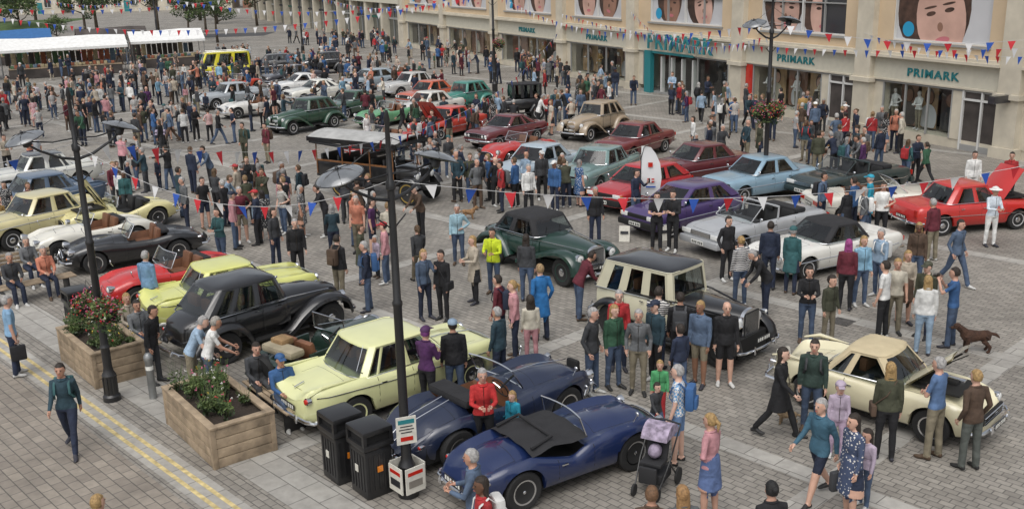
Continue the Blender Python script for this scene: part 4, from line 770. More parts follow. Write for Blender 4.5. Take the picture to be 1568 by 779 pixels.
# ---------------------------------------------------------------- ground
def sheet(name,pts,z,m,par=None):
    b=B();f=b.poly([(x,y,z) for x,y in pts],m);f.normal_update()
    if f.normal.z<0:f.normal_flip()
    return O(name,b.mesh(name,rec=False),par=par)
def pave(name,c1,c2,mort,rot,bw,rh,dirt=.3):
    m=bpy.data.materials.new(name);m.use_nodes=True;n=m.node_tree.nodes;l=m.node_tree.links;p=n['Principled BSDF']
    tc=n.new('ShaderNodeTexCoord');mp=n.new('ShaderNodeMapping');mp.inputs['Rotation'].default_value=(0,0,rad(rot));l.new(tc.outputs['Object'],mp.inputs[0])
    br=n.new('ShaderNodeTexBrick');l.new(mp.outputs[0],br.inputs['Vector']);br.inputs['Color1'].default_value=(*c1,1);br.inputs['Color2'].default_value=(*c2,1);br.inputs['Mortar'].default_value=(*mort,1)
    br.inputs['Scale'].default_value=1;br.inputs['Brick Width'].default_value=bw;br.inputs['Row Height'].default_value=rh;br.inputs['Mortar Size'].default_value=.01;br.inputs['Mortar Smooth'].default_value=.4
    def nz(sc,lo,hi,de=8,a0=.3,a1=.7,rg=.6):
        z=n.new('ShaderNodeTexNoise');z.inputs['Scale'].default_value=sc;z.inputs['Detail'].default_value=de;z.inputs['Roughness'].default_value=rg;l.new(tc.outputs['Object'],z.inputs[0])
        a=n.new('ShaderNodeMapRange');a.inputs[1].default_value=a0;a.inputs[2].default_value=a1;a.inputs[3].default_value=lo;a.inputs[4].default_value=hi;l.new(z.outputs[0],a.inputs[0]);return a.outputs[0]
    def mul(a,c):
        q=n.new('ShaderNodeMath');q.operation='MULTIPLY';l.new(a,q.inputs[0]);l.new(c,q.inputs[1]);return q.outputs[0]
    f=mul(mul(nz(.3,1-dirt,1+dirt*.5),nz(5,.85,1.13,6)),nz(1.6,.62,1.0,3,.22,.34,.7))
    vm=n.new('ShaderNodeVectorMath');vm.operation='SCALE';l.new(br.outputs[0],vm.inputs[0]);l.new(f,vm.inputs['Scale']);l.new(vm.outputs[0],p.inputs['Base Color'])
    l.new(nz(.8,.5,.85),p.inputs['Roughness'])
    bp=n.new('ShaderNodeBump');bp.inputs['Strength'].default_value=.5;bp.inputs['Distance'].default_value=.01;bp.invert=True;l.new(br.outputs['Fac'],bp.inputs['Height']);l.new(bp.outputs[0],p.inputs['Normal']);return m
setts=pave('plaza_setts',(.315,.292,.255),(.235,.217,.19),(.11,.103,.093),46.5,.24,.14)
slab=pave('pale_stone_band',(.4,.385,.35),(.34,.325,.295),(.16,.152,.14),46.5,.6,.4,.25)
slabd=pave('pavement_setts',(.31,.272,.225),(.235,.205,.172),(.11,.1,.087),46.5,.3,.2)
sheet('ground',[(-400,-60),(400,-60),(400,600),(-400,600)],0,setts)
ux,uy=.689,-.725;vx,vy=.725,.689
def band(name,p,q,w,z,m):
    d=Vector((q[0]-p[0],q[1]-p[1]));d.normalize();n=Vector((-d.y,d.x))*w/2
    return sheet(name,[(p[0]+n.x,p[1]+n.y),(q[0]+n.x,q[1]+n.y),(q[0]-n.x,q[1]-n.y),(p[0]-n.x,p[1]-n.y)],z,m)
bandp=lambda o:((-10.5+vx*o-ux*60,20.5+vy*o-uy*60),(-10.5+vx*o+ux*30,20.5+vy*o+uy*30))
sheet('side_street_paving',[(-10.5-vx*30-ux*60,20.5-vy*30-uy*60),(-10.5-vx*.4-ux*60,20.5-vy*.4-uy*60),(-10.5-vx*.4+ux*30,20.5-vy*.4+uy*30),(-10.5-vx*30+ux*30,20.5-vy*30+uy*30)],.004,slabd)
yel=M('yellow_road_paint',(.52,.42,.2),.75,var=.4,vs=7)
band('yellow_line',*bandp(-.12),.08,.012,yel);band('yellow_line',*bandp(.1),.08,.012,yel)
band('drain_channel',*bandp(.0),.55,.008,slab);band('stone_band_paving',*bandp(1.15),.9,.008,slab)
for o in(7.2,14.4,21.6,28.8,36,43.2,50.4):band('stone_band_paving',*bandp(o),.45,.006,slab)
for k in range(-10,10):
    c=(-10.5+ux*k*7.5,20.5+uy*k*7.5);band('stone_band_paving',(c[0]+vx*1.6,c[1]+vy*1.6),(c[0]+vx*75,c[1]+vy*75),.45,.0085,slab)
iron=M('cast_iron',(.1,.095,.088),.6,.2,var=.3,vs=20,bump=.6,bs=40)
for x,y,a in((4.2,12.6,45),(7.6,22.0,46)):
    b=B();b.box((0,0,.009),(.45,.45,.012),iron,bev=.004)
    for i in range(5):b.box((-.15+i*.075,0,.016),(.035,.38,.006),iron)
    O('manhole_cover',b.mesh('manhole_cover'),(x,y,0),rad(a))
# ---------------------------------------------------------------- department store
wallp=M('peach_render',(.58,.45,.3),.85,var=.09,vs=.6,bump=.05,bs=40);stone=M('cream_stone',(.55,.5,.4),.8,var=.12,vs=1.5);fasc=M('fascia_cream',(.58,.55,.45),.7,var=.05)
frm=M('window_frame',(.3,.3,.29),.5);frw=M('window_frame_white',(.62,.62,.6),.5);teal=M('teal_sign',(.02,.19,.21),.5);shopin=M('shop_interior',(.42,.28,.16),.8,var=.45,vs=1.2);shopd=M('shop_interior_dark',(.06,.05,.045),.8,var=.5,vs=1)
roofm=M('roof_slate',(.08,.085,.09),.8,var=.2);pw=M('poster_paper',(.52,.52,.53),.5,var=.1,vs=.5);pk=M('poster_skin',(.56,.35,.28),.5,var=.22,vs=.7);pk2=M('poster_skin_deep',(.26,.14,.095),.5,var=.25,vs=.7);ph=M('poster_hair',(.06,.032,.022),.5,var=.7,vs=2.5);pp=M('poster_pink',(.5,.16,.18),.5);pc=M('poster_cyan',(.02,.3,.52),.5);pd=M('poster_dark',(.03,.03,.035),.3,coat=1)
st=O('department_store',None,(SX,SY,0),math.atan2(DY,DX))
def fb(b,x0,x1,y0,y1,z0,z1,m):b.box(((x0+x1)/2,(y0+y1)/2,(z0+z1)/2),(x1-x0,y1-y0,z1-z0),m)
def ellp(b,x,y,z,rx,rz,m,n=26,a=0,cl=None):
    P=[]
    for i in range(n):
        t=2*math.pi*i/n;X=x+rx*math.cos(t)*math.cos(a)-rz*math.sin(t)*math.sin(a);Z=z+rx*math.cos(t)*math.sin(a)+rz*math.sin(t)*math.cos(a)
        if cl:X=min(max(X,cl[0]),cl[1]);Z=min(max(Z,cl[2]),cl[3])
        P.append((X,y,Z))
    b.poly(P,m)
PS=[-26,-17.5,-8.6,0,8.0,17.4,28.3,37.9,49.6,61,72]
b=B();g=B();pz=B()
fb(b,-26,72,-18,-2.2,0,9.4,wallp);fb(b,-26.3,72.3,-18,.35,9.4,9.7,stone);fb(b,-26,72,-17.5,-1,9.7,10.2,roofm)
for i,s in enumerate(PS):
    fb(b,s-.5,s+.5,-2.2,.28,0,9.4,stone);fb(b,s-.6,s+.6,-2.2,.36,0,.45,stone);fb(b,s-.62,s+.62,0,.42,2.4,2.6,stone)
for i in range(len(PS)-1):
    a,c=PS[i]+.5,PS[i+1]-.5;w=c-a;mid=(a+c)/2
    fb(b,a,c,-2.2,.0,2.62,3.6,fasc);fb(b,a,c,-2.2,.34,3.6,3.72,stone);fb(b,a,c,-2.2,.24,3.72,3.84,stone);fb(b,a,c,-2.2,.06,2.55,2.62,stone)
    wa,wc=mid-w*.37,mid+w*.37
    fb(b,a,c,-2.2,-.05,3.84,4.35,wallp);fb(b,a,wa,-2.2,-.05,4.35,7.3,wallp);fb(b,wc,c,-2.2,-.05,4.35,7.3,wallp);fb(b,a,c,-2.2,-.05,7.3,9.4,wallp);fb(b,wa-.12,wc+.12,-.2,.05,4.25,4.349,frm)
    y=-.26;pz.poly([(wa,y,4.35),(wc,y,4.35),(wc,y,7.3),(wa,y,7.3)],pw);cl=(wa+.03,wc-.03,4.37,7.28)
    nf=1 if i in(3,1) else 2
    for j in range(nf):
        cx=wa+(wc-wa)*((j+.5)/nf+.03*(1-2*j));q=(1.5 if nf==1 else R.uniform(.95,1.1));tl=R.uniform(-.3,.3);cm=pk2 if (i+j)%4==2 else pk;oz=5.35
        def rp(dx,dz):return cx+dx*math.cos(tl)-dz*math.sin(tl),oz+dx*math.sin(tl)+dz*math.cos(tl)
        ellp(pz,*[rp(.25*q,.45*q)[0],y+.005,rp(.25*q,.45*q)[1]],1.35*q,1.6*q,ph,a=tl,cl=cl)
        ellp(pz,rp(.1*q,-1.3*q)[0],y+.007,rp(.1*q,-1.3*q)[1],.5*q,.9*q,cm,a=tl,cl=cl);ellp(pz,rp(0,-2.0*q)[0],y+.008,rp(0,-2.0*q)[1],1.7*q,.8*q,(pd,pc,pp,pw)[(i*2+j)%4],cl=cl)
        ellp(pz,cx,y+.011,oz,.88*q,1.2*q,cm,a=tl,cl=cl)
        for e in(-.33,.33):
            X,Z=rp(e*q,.2*q);ellp(pz,X,y+.015,Z,.17*q,.065*q,ph,a=tl,cl=cl);X,Z=rp(e*q,.38*q);ellp(pz,X,y+.014,Z,.23*q,.035*q,ph,a=tl,cl=cl)
        X,Z=rp(0,-.6*q);ellp(pz,X,y+.015,Z,.26*q,.1*q,pp,a=tl,cl=cl);X,Z=rp(.04*q,-.22*q);ellp(pz,X,y+.014,Z,.1*q,.13*q,pk2 if cm is pk else ph,a=tl,cl=cl)
    if i%2:ellp(pz,wc-.7,y+.02,4.85,.33,.33,pc)
    if i in(4,):fb(pz,wa,wa+(wc-wa)*.3,y-.05,y+.03,4.35,7.3,pd)
    for j in(0,4) if nf==1 else (0,2,4):xx=wa+(wc-wa)*j/4;fb(b,xx-.04,xx+.04,-.25,-.1,4.35,7.3,frw)
    if i in(4,5):
        for j in(1,3):xx=wa+(wc-wa)*j/4;fb(b,xx-.03,xx+.03,-.25,-.12,4.35,7.3,frm)
        fb(b,wa+.04,wc-.04,-.245,-.125,5.82,5.88,frm)
    for z in(4.39,7.26):fb(b,wa+.04,wc-.04,-.245,-.11,z-.035,z+.035,frw)
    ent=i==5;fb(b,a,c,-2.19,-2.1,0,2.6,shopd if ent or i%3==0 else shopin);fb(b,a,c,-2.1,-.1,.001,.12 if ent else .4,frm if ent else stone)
    dz=1.9 if i in(3,4) else 0
    if dz:
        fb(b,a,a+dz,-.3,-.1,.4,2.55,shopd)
        for q in(0,.95,1.9):fb(b,a+q-.04,a+q+.04,-.12,.0,.0,2.5,frw)
        fb(b,a,a+dz,-.1,.0,2.1,2.18,frw);fb(b,a,a+dz,-.1,-.02,0,.25,frm)
    n=3
    for j in range(n+1):xx=a+dz+.6+(c-a-dz-1.2)*j/n;fb(b,xx-.035,xx+.035,-.15,-.05,.4,2.55,frm)
    fb(b,a,c,-.16,-.04,2.45,2.55,frm);fb(b,c-.6,c,-.5,-.06,.4,2.55,stone);fb(b,a+dz,a+dz+.6,-.5,-.06,.4,2.55,stone)
    g.poly([(a+dz+.6,-.1,.4),(c-.6,-.1,.4),(c-.6,-.1,2.5),(a+dz+.6,-.1,2.5)],cgl)
    if not ent:
        nd=3
        for j in range(nd):
            cw=(w-dz-1.6)/nd;cx=a+dz+.8+j*cw;z0=.5
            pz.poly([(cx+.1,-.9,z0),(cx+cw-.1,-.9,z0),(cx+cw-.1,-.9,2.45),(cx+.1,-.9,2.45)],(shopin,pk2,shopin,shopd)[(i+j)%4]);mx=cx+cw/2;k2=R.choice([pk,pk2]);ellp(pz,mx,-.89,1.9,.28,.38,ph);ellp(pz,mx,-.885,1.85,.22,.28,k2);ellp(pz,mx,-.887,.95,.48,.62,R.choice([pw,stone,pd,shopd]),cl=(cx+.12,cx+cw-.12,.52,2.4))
        if i==4:fb(b,c-.58,c-.05,-.06,.0,.3,2.5,redl)
    else:
        fb(b,mid-1.2,mid+3.4,-.1,.1,2.46,2.6,teal);fb(b,mid+3.2,mid+3.9,-.1,.18,0,2.6,teal)
        for q in(0,1.1,2.2,3.3):fb(b,mid-1+q-.04,mid-1+q+.04,-.3,-.02,.12,2.3,frw)
O('walls_and_piers',b.mesh('store_walls',20),par=st);O('window_posters',pz.mesh('posters',20,False),par=st);O('shop_glass',g.mesh('shop_glass',rec=False),par=st)
def text(s,x,z,size,y=.02,m=teal,sx=1.25):
    cu=bpy.data.curves.new('lettering','FONT');cu.body=s;cu.size=size;cu.extrude=.03;cu.align_x='CENTER';cu.offset=.014*size;cu.space_character=1.15;cu.materials.append(m);return O('lettering',cu,(x,y,z),par=st,rot=(rad(90),0,math.pi),sc=(sx,1,1))
text('PRIMARK',4.1,2.85,.5);text('PRIMARK',12.9,2.85,.5);text('PRIMARK',22.8,2.78,1.3,.37,sx=1.15);text('PRIMARK',33,2.85,.5);text('PRIMARK',43.7,2.85,.5)
for s in(5.2,6.6,11.5,13.3,15.5,31,33.5,35,42,44):
    o=O('mannequin',person_mesh(arms=R.choice(['hip','down','front']),fem=1,hair='bald'),(s,-.55,.42),rad(90),par=st)
    for k,c in(('ct',TOPS[R.choice(['white','beige','brown','mustard'])]),('cl',TOPS['khaki']),('ck',(.6,.58,.55)),('ch',(.6,.58,.55)),('cs',(.5,.5,.5)),('cb',(.3,.2,.1))):o[k]=(*c,1.)
b=B();fb(b,-.15,.15,.28,1.2,2.3,2.6,pd);O('projecting_sign',b.mesh('projecting_sign'),par=st)
ar=O('glazed_arcade_building',None,fp(72.6,0)+(0,),math.atan2(DY,DX));b=B();gg=M('green_dark_glass',(.02,.035,.035),.08,coat=1)
fb(b,0,75,-15,-1.5,0,9,wallp);fb(b,0,75,-1.5,-.6,0,4.2,gg);fb(b,0,75,-1.5,.3,4.2,5.2,fasc);fb(b,0,75,-1.5,-.4,5.2,8.2,gg);fb(b,0,75,-1.5,.4,8.2,9.2,stone)
for i in range(14):fb(b,i*5.6,i*5.6+.7,-1.4,.2,0,8.2,stone);[fb(b,i*5.6+1.6*j+.8,i*5.6+1.6*j+.9,-.65,-.5,0,4.2,frm) for j in range(3)];fb(b,i*5.6+.7,i*5.6+5.6,-.7,-.45,2.5,2.7,M('shop_strip',R.choice([(.02,.12,.09),(.35,.35,.33),(.03,.03,.04)]),.6))
O('facade',b.mesh('arcade',20),par=ar)
# ---------------------------------------------------------------- foliage
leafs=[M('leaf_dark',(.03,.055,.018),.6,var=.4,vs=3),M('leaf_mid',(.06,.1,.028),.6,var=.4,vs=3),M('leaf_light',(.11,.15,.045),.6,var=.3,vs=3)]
bark=M('bark',(.09,.07,.05),.9,bump=.8,bs=20,var=.3);fl=[M('flower_red',(.5,.02,.03),.6),M('flower_pink',(.5,.1,.2),.6),M('flower_yellow',(.6,.42,.05),.6),M('flower_white',(.6,.58,.55),.6)]
def cloud(b,c,r,n,sz,ms=None,rr=None):
    ms=ms or leafs;rr=rr or R
    for _ in range(n):
        while 1:
            p=Vector((rr.uniform(-1,1),rr.uniform(-1,1),rr.uniform(-1,1)))
            if .35<p.length<1:break
        q=Vector(c)+Vector((p.x*r[0],p.y*r[1],p.z*r[2]));d=Vector((rr.gauss(0,1),rr.gauss(0,1),rr.gauss(0,.7)));d.normalize();e=d.cross(Vector((rr.gauss(0,1),rr.gauss(0,1),rr.gauss(0,1)))).normalized();s=sz*rr.uniform(.6,1.4)
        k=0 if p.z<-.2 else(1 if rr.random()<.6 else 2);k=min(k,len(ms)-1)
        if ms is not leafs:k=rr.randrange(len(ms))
        b.poly([q-d*s,q+e*s*.45,q+d*s,q-e*s*.45],ms[k])
def treemesh(seed,h=7):
    rr=random.Random(seed);b=B();b.tube([(0,0,0),(.05,.03,h*.25),(0,.1,h*.5),(.1,0,h*.8)],[.2,.15,.1,.03],bark,8)
    for i in range(13):
        a=rr.uniform(0,6.28);z=h*rr.uniform(.3,.7);l=h*rr.uniform(.18,.33);e=(math.cos(a)*l,math.sin(a)*l,z+l*.6);b.tube([(0,0,z),(e[0]*.5,e[1]*.5,z+l*.2),e],[.07,.045,.015],bark,5)
        cloud(b,e,(h*.15*rr.uniform(.7,1.2),)*2+(h*.11,),170,.15,None,rr)
    cloud(b,(0,0,h*.85),(h*.16,h*.16,h*.15),260,.15,None,rr);return b.mesh('tree',rec=False)
TM=[treemesh(i) for i in range(3)]
for i,(x,y,s) in enumerate([(-52,128,1.1),(-58,124,1),(-64,131,1.2),(-72,126,1.1),(-47,140,1.15),(-40,138,.9),(-80,135,1.3),(-88,128,1.2),(-56,142,1.3),(-66,146,1.35),(-76,150,1.3),(-96,140,1.3),(-36,150,1.1),(-44,158,1.2),(-104,150,1.3),(-30,160,1.1),(-86,160,1.4),(-50,170,1.4),(-38,176,1.4),(-62,112,.7),(-70,108,.75),(-27,172,1.3),(-33,118,.8),(-38,124,.85),(-55,108,.6),(-49,113,.55)]):O('tree',TM[i%3],(x,y,0),i*1.3,sc=s)
b=B()
for i in range(46):
    t=i/45;cloud(b,(-78+t*30,90+t*19,.7),(1.0,1.0,.8),60,.2)
O('hedge',b.mesh('hedge',rec=False))
grass=M('grass',(.06,.1,.03),.9,var=.3,vs=2);b=B();b.rings([[(-100,96+k,z),(-54,117+k,z)] for k,z in((0,.02),(4,1.2),(9,2.2),(20,2.3))],grass,False,False);O('grass_bank',b.mesh('grass_bank'))
road=M('asphalt',(.06,.06,.062),.85,var=.2,vs=2);sheet('road',[(-130,118),(-30,128),(-30,135),(-130,125)],.0095,road)
b=B();wl=M('rubble_stone',(.22,.2,.17),.9,var=.35,vs=2,bump=.5,bs=6);b.box((-60,104,.5),(34,.4,1.0),wl,rz=rad(33));O('stone_wall',b.mesh('stone_wall'))
br=M('brick_red',(.25,.12,.08),.85,var=.2);rf=M('slate_roof',(.09,.09,.1),.8,var=.2)
for i in range(9):
    e=O('terraced_house',None,(-150+i*17,212+i*2,0),rad(5));b=B();m=R.choice([br,stone,wl]);b.box((0,0,4),(15,10,8),m);b.rings([[(x,-5.3,8),(x,0,11),(x,5.3,8)] for x in(-7.6,7.6)],rf)
    for x in(-5,-1.7,1.7,5):
        for z in(2,5.6):b.box((x,-5.03,z),(1.2,.1,1.5),wglass);b.box((x,-5.08,z-.8),(1.4,.14,.1),frw);b.box((x,-5.09,z),(.06,.06,1.5),frw)
    b.box((3.4,-5.05,1.1),(1,.1,2.2),teal);b.box((-6,0,11),(1,.9,1.6),br);O('house_shell',b.mesh('house'),par=e)
# ---------------------------------------------------------------- lamps
blk=M('black_iron',(.014,.014,.015),.45,coat=.3,var=.2);dish=M('lamp_dish',(.17,.18,.19),.22,metal=.2,coat=1,var=.3,vs=4)
def lampmesh():
    b=B();b.lathe([(.17,0),(.17,.1),(.13,.14),(.125,.5),(.14,.54),(.1,.62),(.085,.7),(.085,1.1),(.1,1.13),(.085,1.16),(.075,1.2),(.068,3.2),(.08,3.22),(.08,3.27),(.062,3.3),(.055,5.0),(.075,5.02),(.075,5.12),(.045,5.16),(.035,6.0),(.05,6.03),(.02,6.18)],blk,seg=16)
    for k in range(8):
        a=k*math.pi/4;b.tube([(.13*math.cos(a),.13*math.sin(a),.15),(.13*math.cos(a),.13*math.sin(a),.5)],.018,blk,5)
    for s in(1,-1):
        b.tube([(0,0,4.85),(s*.3,0,4.92),(s*.65,0,5.1),(s*.85,0,5.25)],[.03,.028,.024,.02],blk,6);b.tube([(0,0,5.25),(s*.4,0,5.22),(s*.85,0,5.3)],.014,blk,5);b.tube([(0,0,5.8),(s*.8,0,5.42)],.006,blk,4)
        Q=Matrix.Translation((s*.88,0,5.38))@RX(s*.3,4,'Y')
        b.lathe([(.02,.075),(.12,.07),(.22,.045),(.31,.005),(.345,-.03),(.35,-.035),(.335,-.03),(.2,.02),(.02,.045)],dish,Q,28);b.lathe([(.345,-.045),(.36,-.035),(.35,-.025),(.34,-.03)],blk,Q,28)
        b.lathe([(.03,-.2),(.08,-.17),(.09,-.05),(.05,.04)],blk,Q,12);b.lathe([(.02,.07),(.03,.1),(.01,.13)],blk,Q,10)
        for k in range(6):
            a=k*math.pi/3;b.tube([Q@Vector((.09*math.cos(a),.09*math.sin(a),-.06)),Q@Vector((.34*math.cos(a),.34*math.sin(a),-.03))],.006,blk,4);b.tube([Q@Vector((.03*math.cos(a),.03*math.sin(a),.083)),Q@Vector((.2*math.cos(a),.2*math.sin(a),.058)),Q@Vector((.345*math.cos(a),.345*math.sin(a),-.025))],.006,blk,4)
        b.tube([(0,0,4.4),(s*.25,0,4.6)],.012,blk,5)
    return b.mesh('street_lamp')
LMM=lampmesh()
LP=[(-8.03,18.62,43,1),(-1.76,14.58,43,1),(8.98,34.95,40,1.12),(-.83,65.2,30,1.25),(-20,101,30,1.2),(-31,92,30,1.2),(-45,82,30,1.2)]
for x,y,a,s in LP:O('street_lamp',LMM,(x,y,0),rad(a),sc=s)
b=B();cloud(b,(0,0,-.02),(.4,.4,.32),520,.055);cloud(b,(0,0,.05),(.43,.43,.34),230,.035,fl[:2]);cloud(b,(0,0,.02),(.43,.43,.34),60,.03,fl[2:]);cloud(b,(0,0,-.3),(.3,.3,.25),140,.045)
b.lathe([(.05,-.32),(.2,-.2),(.27,0),(.28,.02)],dark,seg=16)
for a in(0,2.1,4.2):b.tube([(.27*math.cos(a),.27*math.sin(a),0),(0,0,.6)],.005,blk,4)
HB=b.mesh('hanging_flower_basket',rec=False)
for x,y,z in((-8.28,18.78,1.95),(-7.82,18.4,1.95),(8.75,34.8,3.0),(9.2,35.1,3.0),(-.5,65,3.2)):O('hanging_flower_basket',HB,(x,y,z),R.random()*6,sc=.85 if y<30 else 1.0)
b=B();card=M('notice_card',(.62,.6,.53),.6,var=.1,vs=12)
for a in(0,90,180,270):
    c,s=math.cos(rad(a+40)),math.sin(rad(a+40));b.box((c*.22,s*.22,.36),(.02,.36,.44),card,rz=rad(a+40));b.box((c*.233,s*.233,.48),(.006,.28,.06),redl,rz=rad(a+40));b.box((c*.233,s*.233,.3),(.006,.26,.12),wl if a%180 else pd,rz=rad(a+40))
O('notice_board',b.mesh('notice_board'),(-1.76,14.58,0));b=B();b.box((.0,0,0),(.02,.32,.46),card)
for z,w,m in((.15,.26,teal),(.07,.2,pd),(.02,.24,pd),(-.03,.18,pd),(-.14,.2,redl)):b.box((.012,0,z),(.006,w,.07 if m is not pd else .018),m)
O('notice_card',b.mesh('notice_card'),(-1.72,14.44,1.2),rad(-70))
# ---------------------------------------------------------------- bunting
cord=M('cord',(.5,.5,.5),.8);fr_=M('flag_red',(.5,.02,.03),.7);fw=M('flag_white',(.7,.7,.7),.7);fbm=M('flag_blue',(.02,.08,.38),.7)
def bunt(p,q,sag,step=.5,sz=.18):
    b=B();p=Vector(p);q=Vector(q);L=(q-p).length;n=int(L/step);P=[p.lerp(q,i/n)-Vector((0,0,4*sag*(i/n)*(1-i/n))) for i in range(n+1)];b.tube(P,.005,cord,4)
    d=(q-p).normalized()
    for i in range(1,n):
        c=P[i];w=d*sz*.5;sw=Vector((-d.y,d.x,0))*R.uniform(-.1,.1);t=c+sw*.9+d*R.uniform(-.05,.05)-Vector((0,0,sz*R.uniform(1.15,1.35)));mid=(c+t)/2+sw*.3
        a,e,mm,tt=[b.bm.verts.new(v) for v in(c-w,c+w,mid,t)];m=(fr_,fw,fbm)[i%3];b.face((a,e,mm),m);b.face((a,mm,tt),m);b.face((mm,e,tt),m)
    O('bunting',b.mesh('bunting',rec=False))
bunt((-8.03,18.62,5.15),(-1.76,14.58,5.15),.75);bunt((-1.76,14.58,5.15),(13.5,18.5,5.3),.85,.6);bunt((-8.03,18.62,5.15),(-14,15,5.3),.4)
bunt((8.98,34.95,6.0),(20,31,6.2),.8,.6,.24);bunt((8.98,34.95,6.0),(-.83,65.2,6.4),1.3,.7,.26);bunt((-.83,65.2,6.4),(-20,101,6.2),1.5,.8,.32);bunt((-.83,65.2,6.4),(-45,82,6),2.2,.8,.32)
bunt((-20,101,6.3),(-45,82,6),1.2,.8,.32);bunt((-45,82,5.8),(-60,60,5.6),1,.8,.3);bunt((-31,92,6),(-50,110,6),1,.8,.32);bunt(fp(28.3,.3)+(5,),(8.98,34.95,5.6),1.2,.7,.26);bunt(fp(8,.3)+(4.6,),(20,33,5),.6,.6,.24);bunt((-8.03,18.62,5.2),(3,58,4.4),2.4,.8,.26)
bunt(fp(37.9,.3)+(4.5,),fp(-5,4)+(5,),1.0,.7,.26);bunt(fp(49.6,.3)+(6,),(-31,92,6),1.6,.8,.32)
# ---------------------------------------------------------------- street furniture
wd=M('oak_timber',(.32,.245,.165),.75,var=.35,vs=4,bump=.35,bs=14);soil=M('soil',(.035,.025,.018),.95,bump=.8,bs=20)
def planter(x,y,rot,Lx,Ly,h,seed):
    rr=random.Random(seed);e=O('timber_planter',None,(x,y,0),rad(rot));b=B()
    for k in range(4):
        z=h*(k+.5)/4;hh=h/4-.012
        for s in(1,-1):b.box((0,s*(Ly/2-.03),z),(Lx-.1,.06,hh),wd,bev=.006);b.box((s*(Lx/2-.03),0,z),(.06,Ly-.12,hh),wd,bev=.006)
    for sx in(1,-1):
        for sy in(1,-1):b.box((sx*(Lx/2-.035),sy*(Ly/2-.035),h/2),(.09,.09,h+.01),wd,bev=.008)
    for s in(1,-1):b.box((0,s*(Ly/2-.05),h+.025),(Lx+.04,.14,.05),wd,bev=.01);b.box((s*(Lx/2-.05),0,h+.026),(.14,Ly-.24,.046),wd,bev=.01)
    b.box((0,0,h-.1),(Lx-.14,Ly-.14,.05),soil);O('box',b.mesh('planter_box'),par=e);b=B()
    for i in range(int(22*Lx/2.4)):
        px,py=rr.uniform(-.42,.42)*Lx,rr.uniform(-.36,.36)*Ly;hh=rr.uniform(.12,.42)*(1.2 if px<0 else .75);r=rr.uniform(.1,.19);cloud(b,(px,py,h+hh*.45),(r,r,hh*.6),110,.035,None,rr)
        for _ in range(14):
            a=rr.uniform(0,6.28);t=(px+math.cos(a)*.15,py+math.sin(a)*.15,h+hh+rr.uniform(0,.22));b.tube([(px,py,h-.05),t],[.004,.002],leafs[rr.randrange(3)],3)
            if rr.random()<.16:cloud(b,t,(.025,.025,.025),5,.02,[rr.choice(fl)],rr)
    O('plants',b.mesh('planter_plants',rec=False),par=e)
planter(-5.4,16.85,-53,2.35,1.15,.72,1);planter(-8.85,20.35,-50,2.2,1.1,.72,2)
def binmesh():
    b=B();b.box((0,0,.42),(.52,.5,.84),blk,bev=.04);b.box((0,0,.9),(.58,.56,.1),blk,bev=.03);b.box((0,0,1.14),(.58,.56,.1),blk,bev=.045);b.box((0,0,1.02),(.44,.42,.22),dark)
    for sx in(1,-1):
        for sy in(1,-1):b.box((sx*.25,sy*.24,1.02),(.06,.06,.2),blk)
    for k in range(5):
        b.box((.265,-.18+k*.09,.45),(.012,.03,.62),blk);b.box((-.265,-.18+k*.09,.45),(.012,.03,.62),blk);b.box((-.18+k*.09,.255,.45),(.03,.012,.62),blk);b.box((-.18+k*.09,-.255,.45),(.03,.012,.62),blk)
    b.box((.278,0,.5),(.01,.1,.1),orl);b.box((0,-.268,.5),(.09,.01,.12),card);return b.mesh('litter_bin')
BM=binmesh()
for x,y,a in((-2.9,15.25,-52),(-2.35,14.75,-52),(-10.1,22.3,-50)):O('litter_bin',BM,(x,y,0),rad(a))
b=B();gal=M('galvanised_steel',(.3,.31,.31),.45,.7,var=.2);b.lathe([(.075,0),(.075,.8),(.09,.82),(.09,.9),(.05,.96),(.01,.97)],gal,seg=16);b.lathe([(.0765,.62),(.0765,.7)],plW,seg=16);O('bollard',b.mesh('bollard'),(-7.22,18.64,0))
def bench(x,y,rot,L=1.9,back=False):
    b=B()
    for k in range(5):b.box((0,-.2+k*.1,.43),(L,.075,.035),wd,bev=.006)
    for s in(-.4,.4):b.box((s*L,0,.2),(.06,.42,.41),blk,bev=.01)
    if back:
        for k in range(3):b.box((0,.26,.6+k*.12),(L,.03,.085),wd,bev=.006)
        for s in(-.4,.4):b.box((s*L,.285,.6),(.05,.03,.5),blk)
    O('bench',b.mesh('bench'),(x,y,0),rad(rot))
bench(-4.55,17.7,-53,2.0);bench(-12.6,25.3,40,2.2);bench(-13.6,26.3,35,2.2,True);bench(-8.4,21.15,-50,1.8)
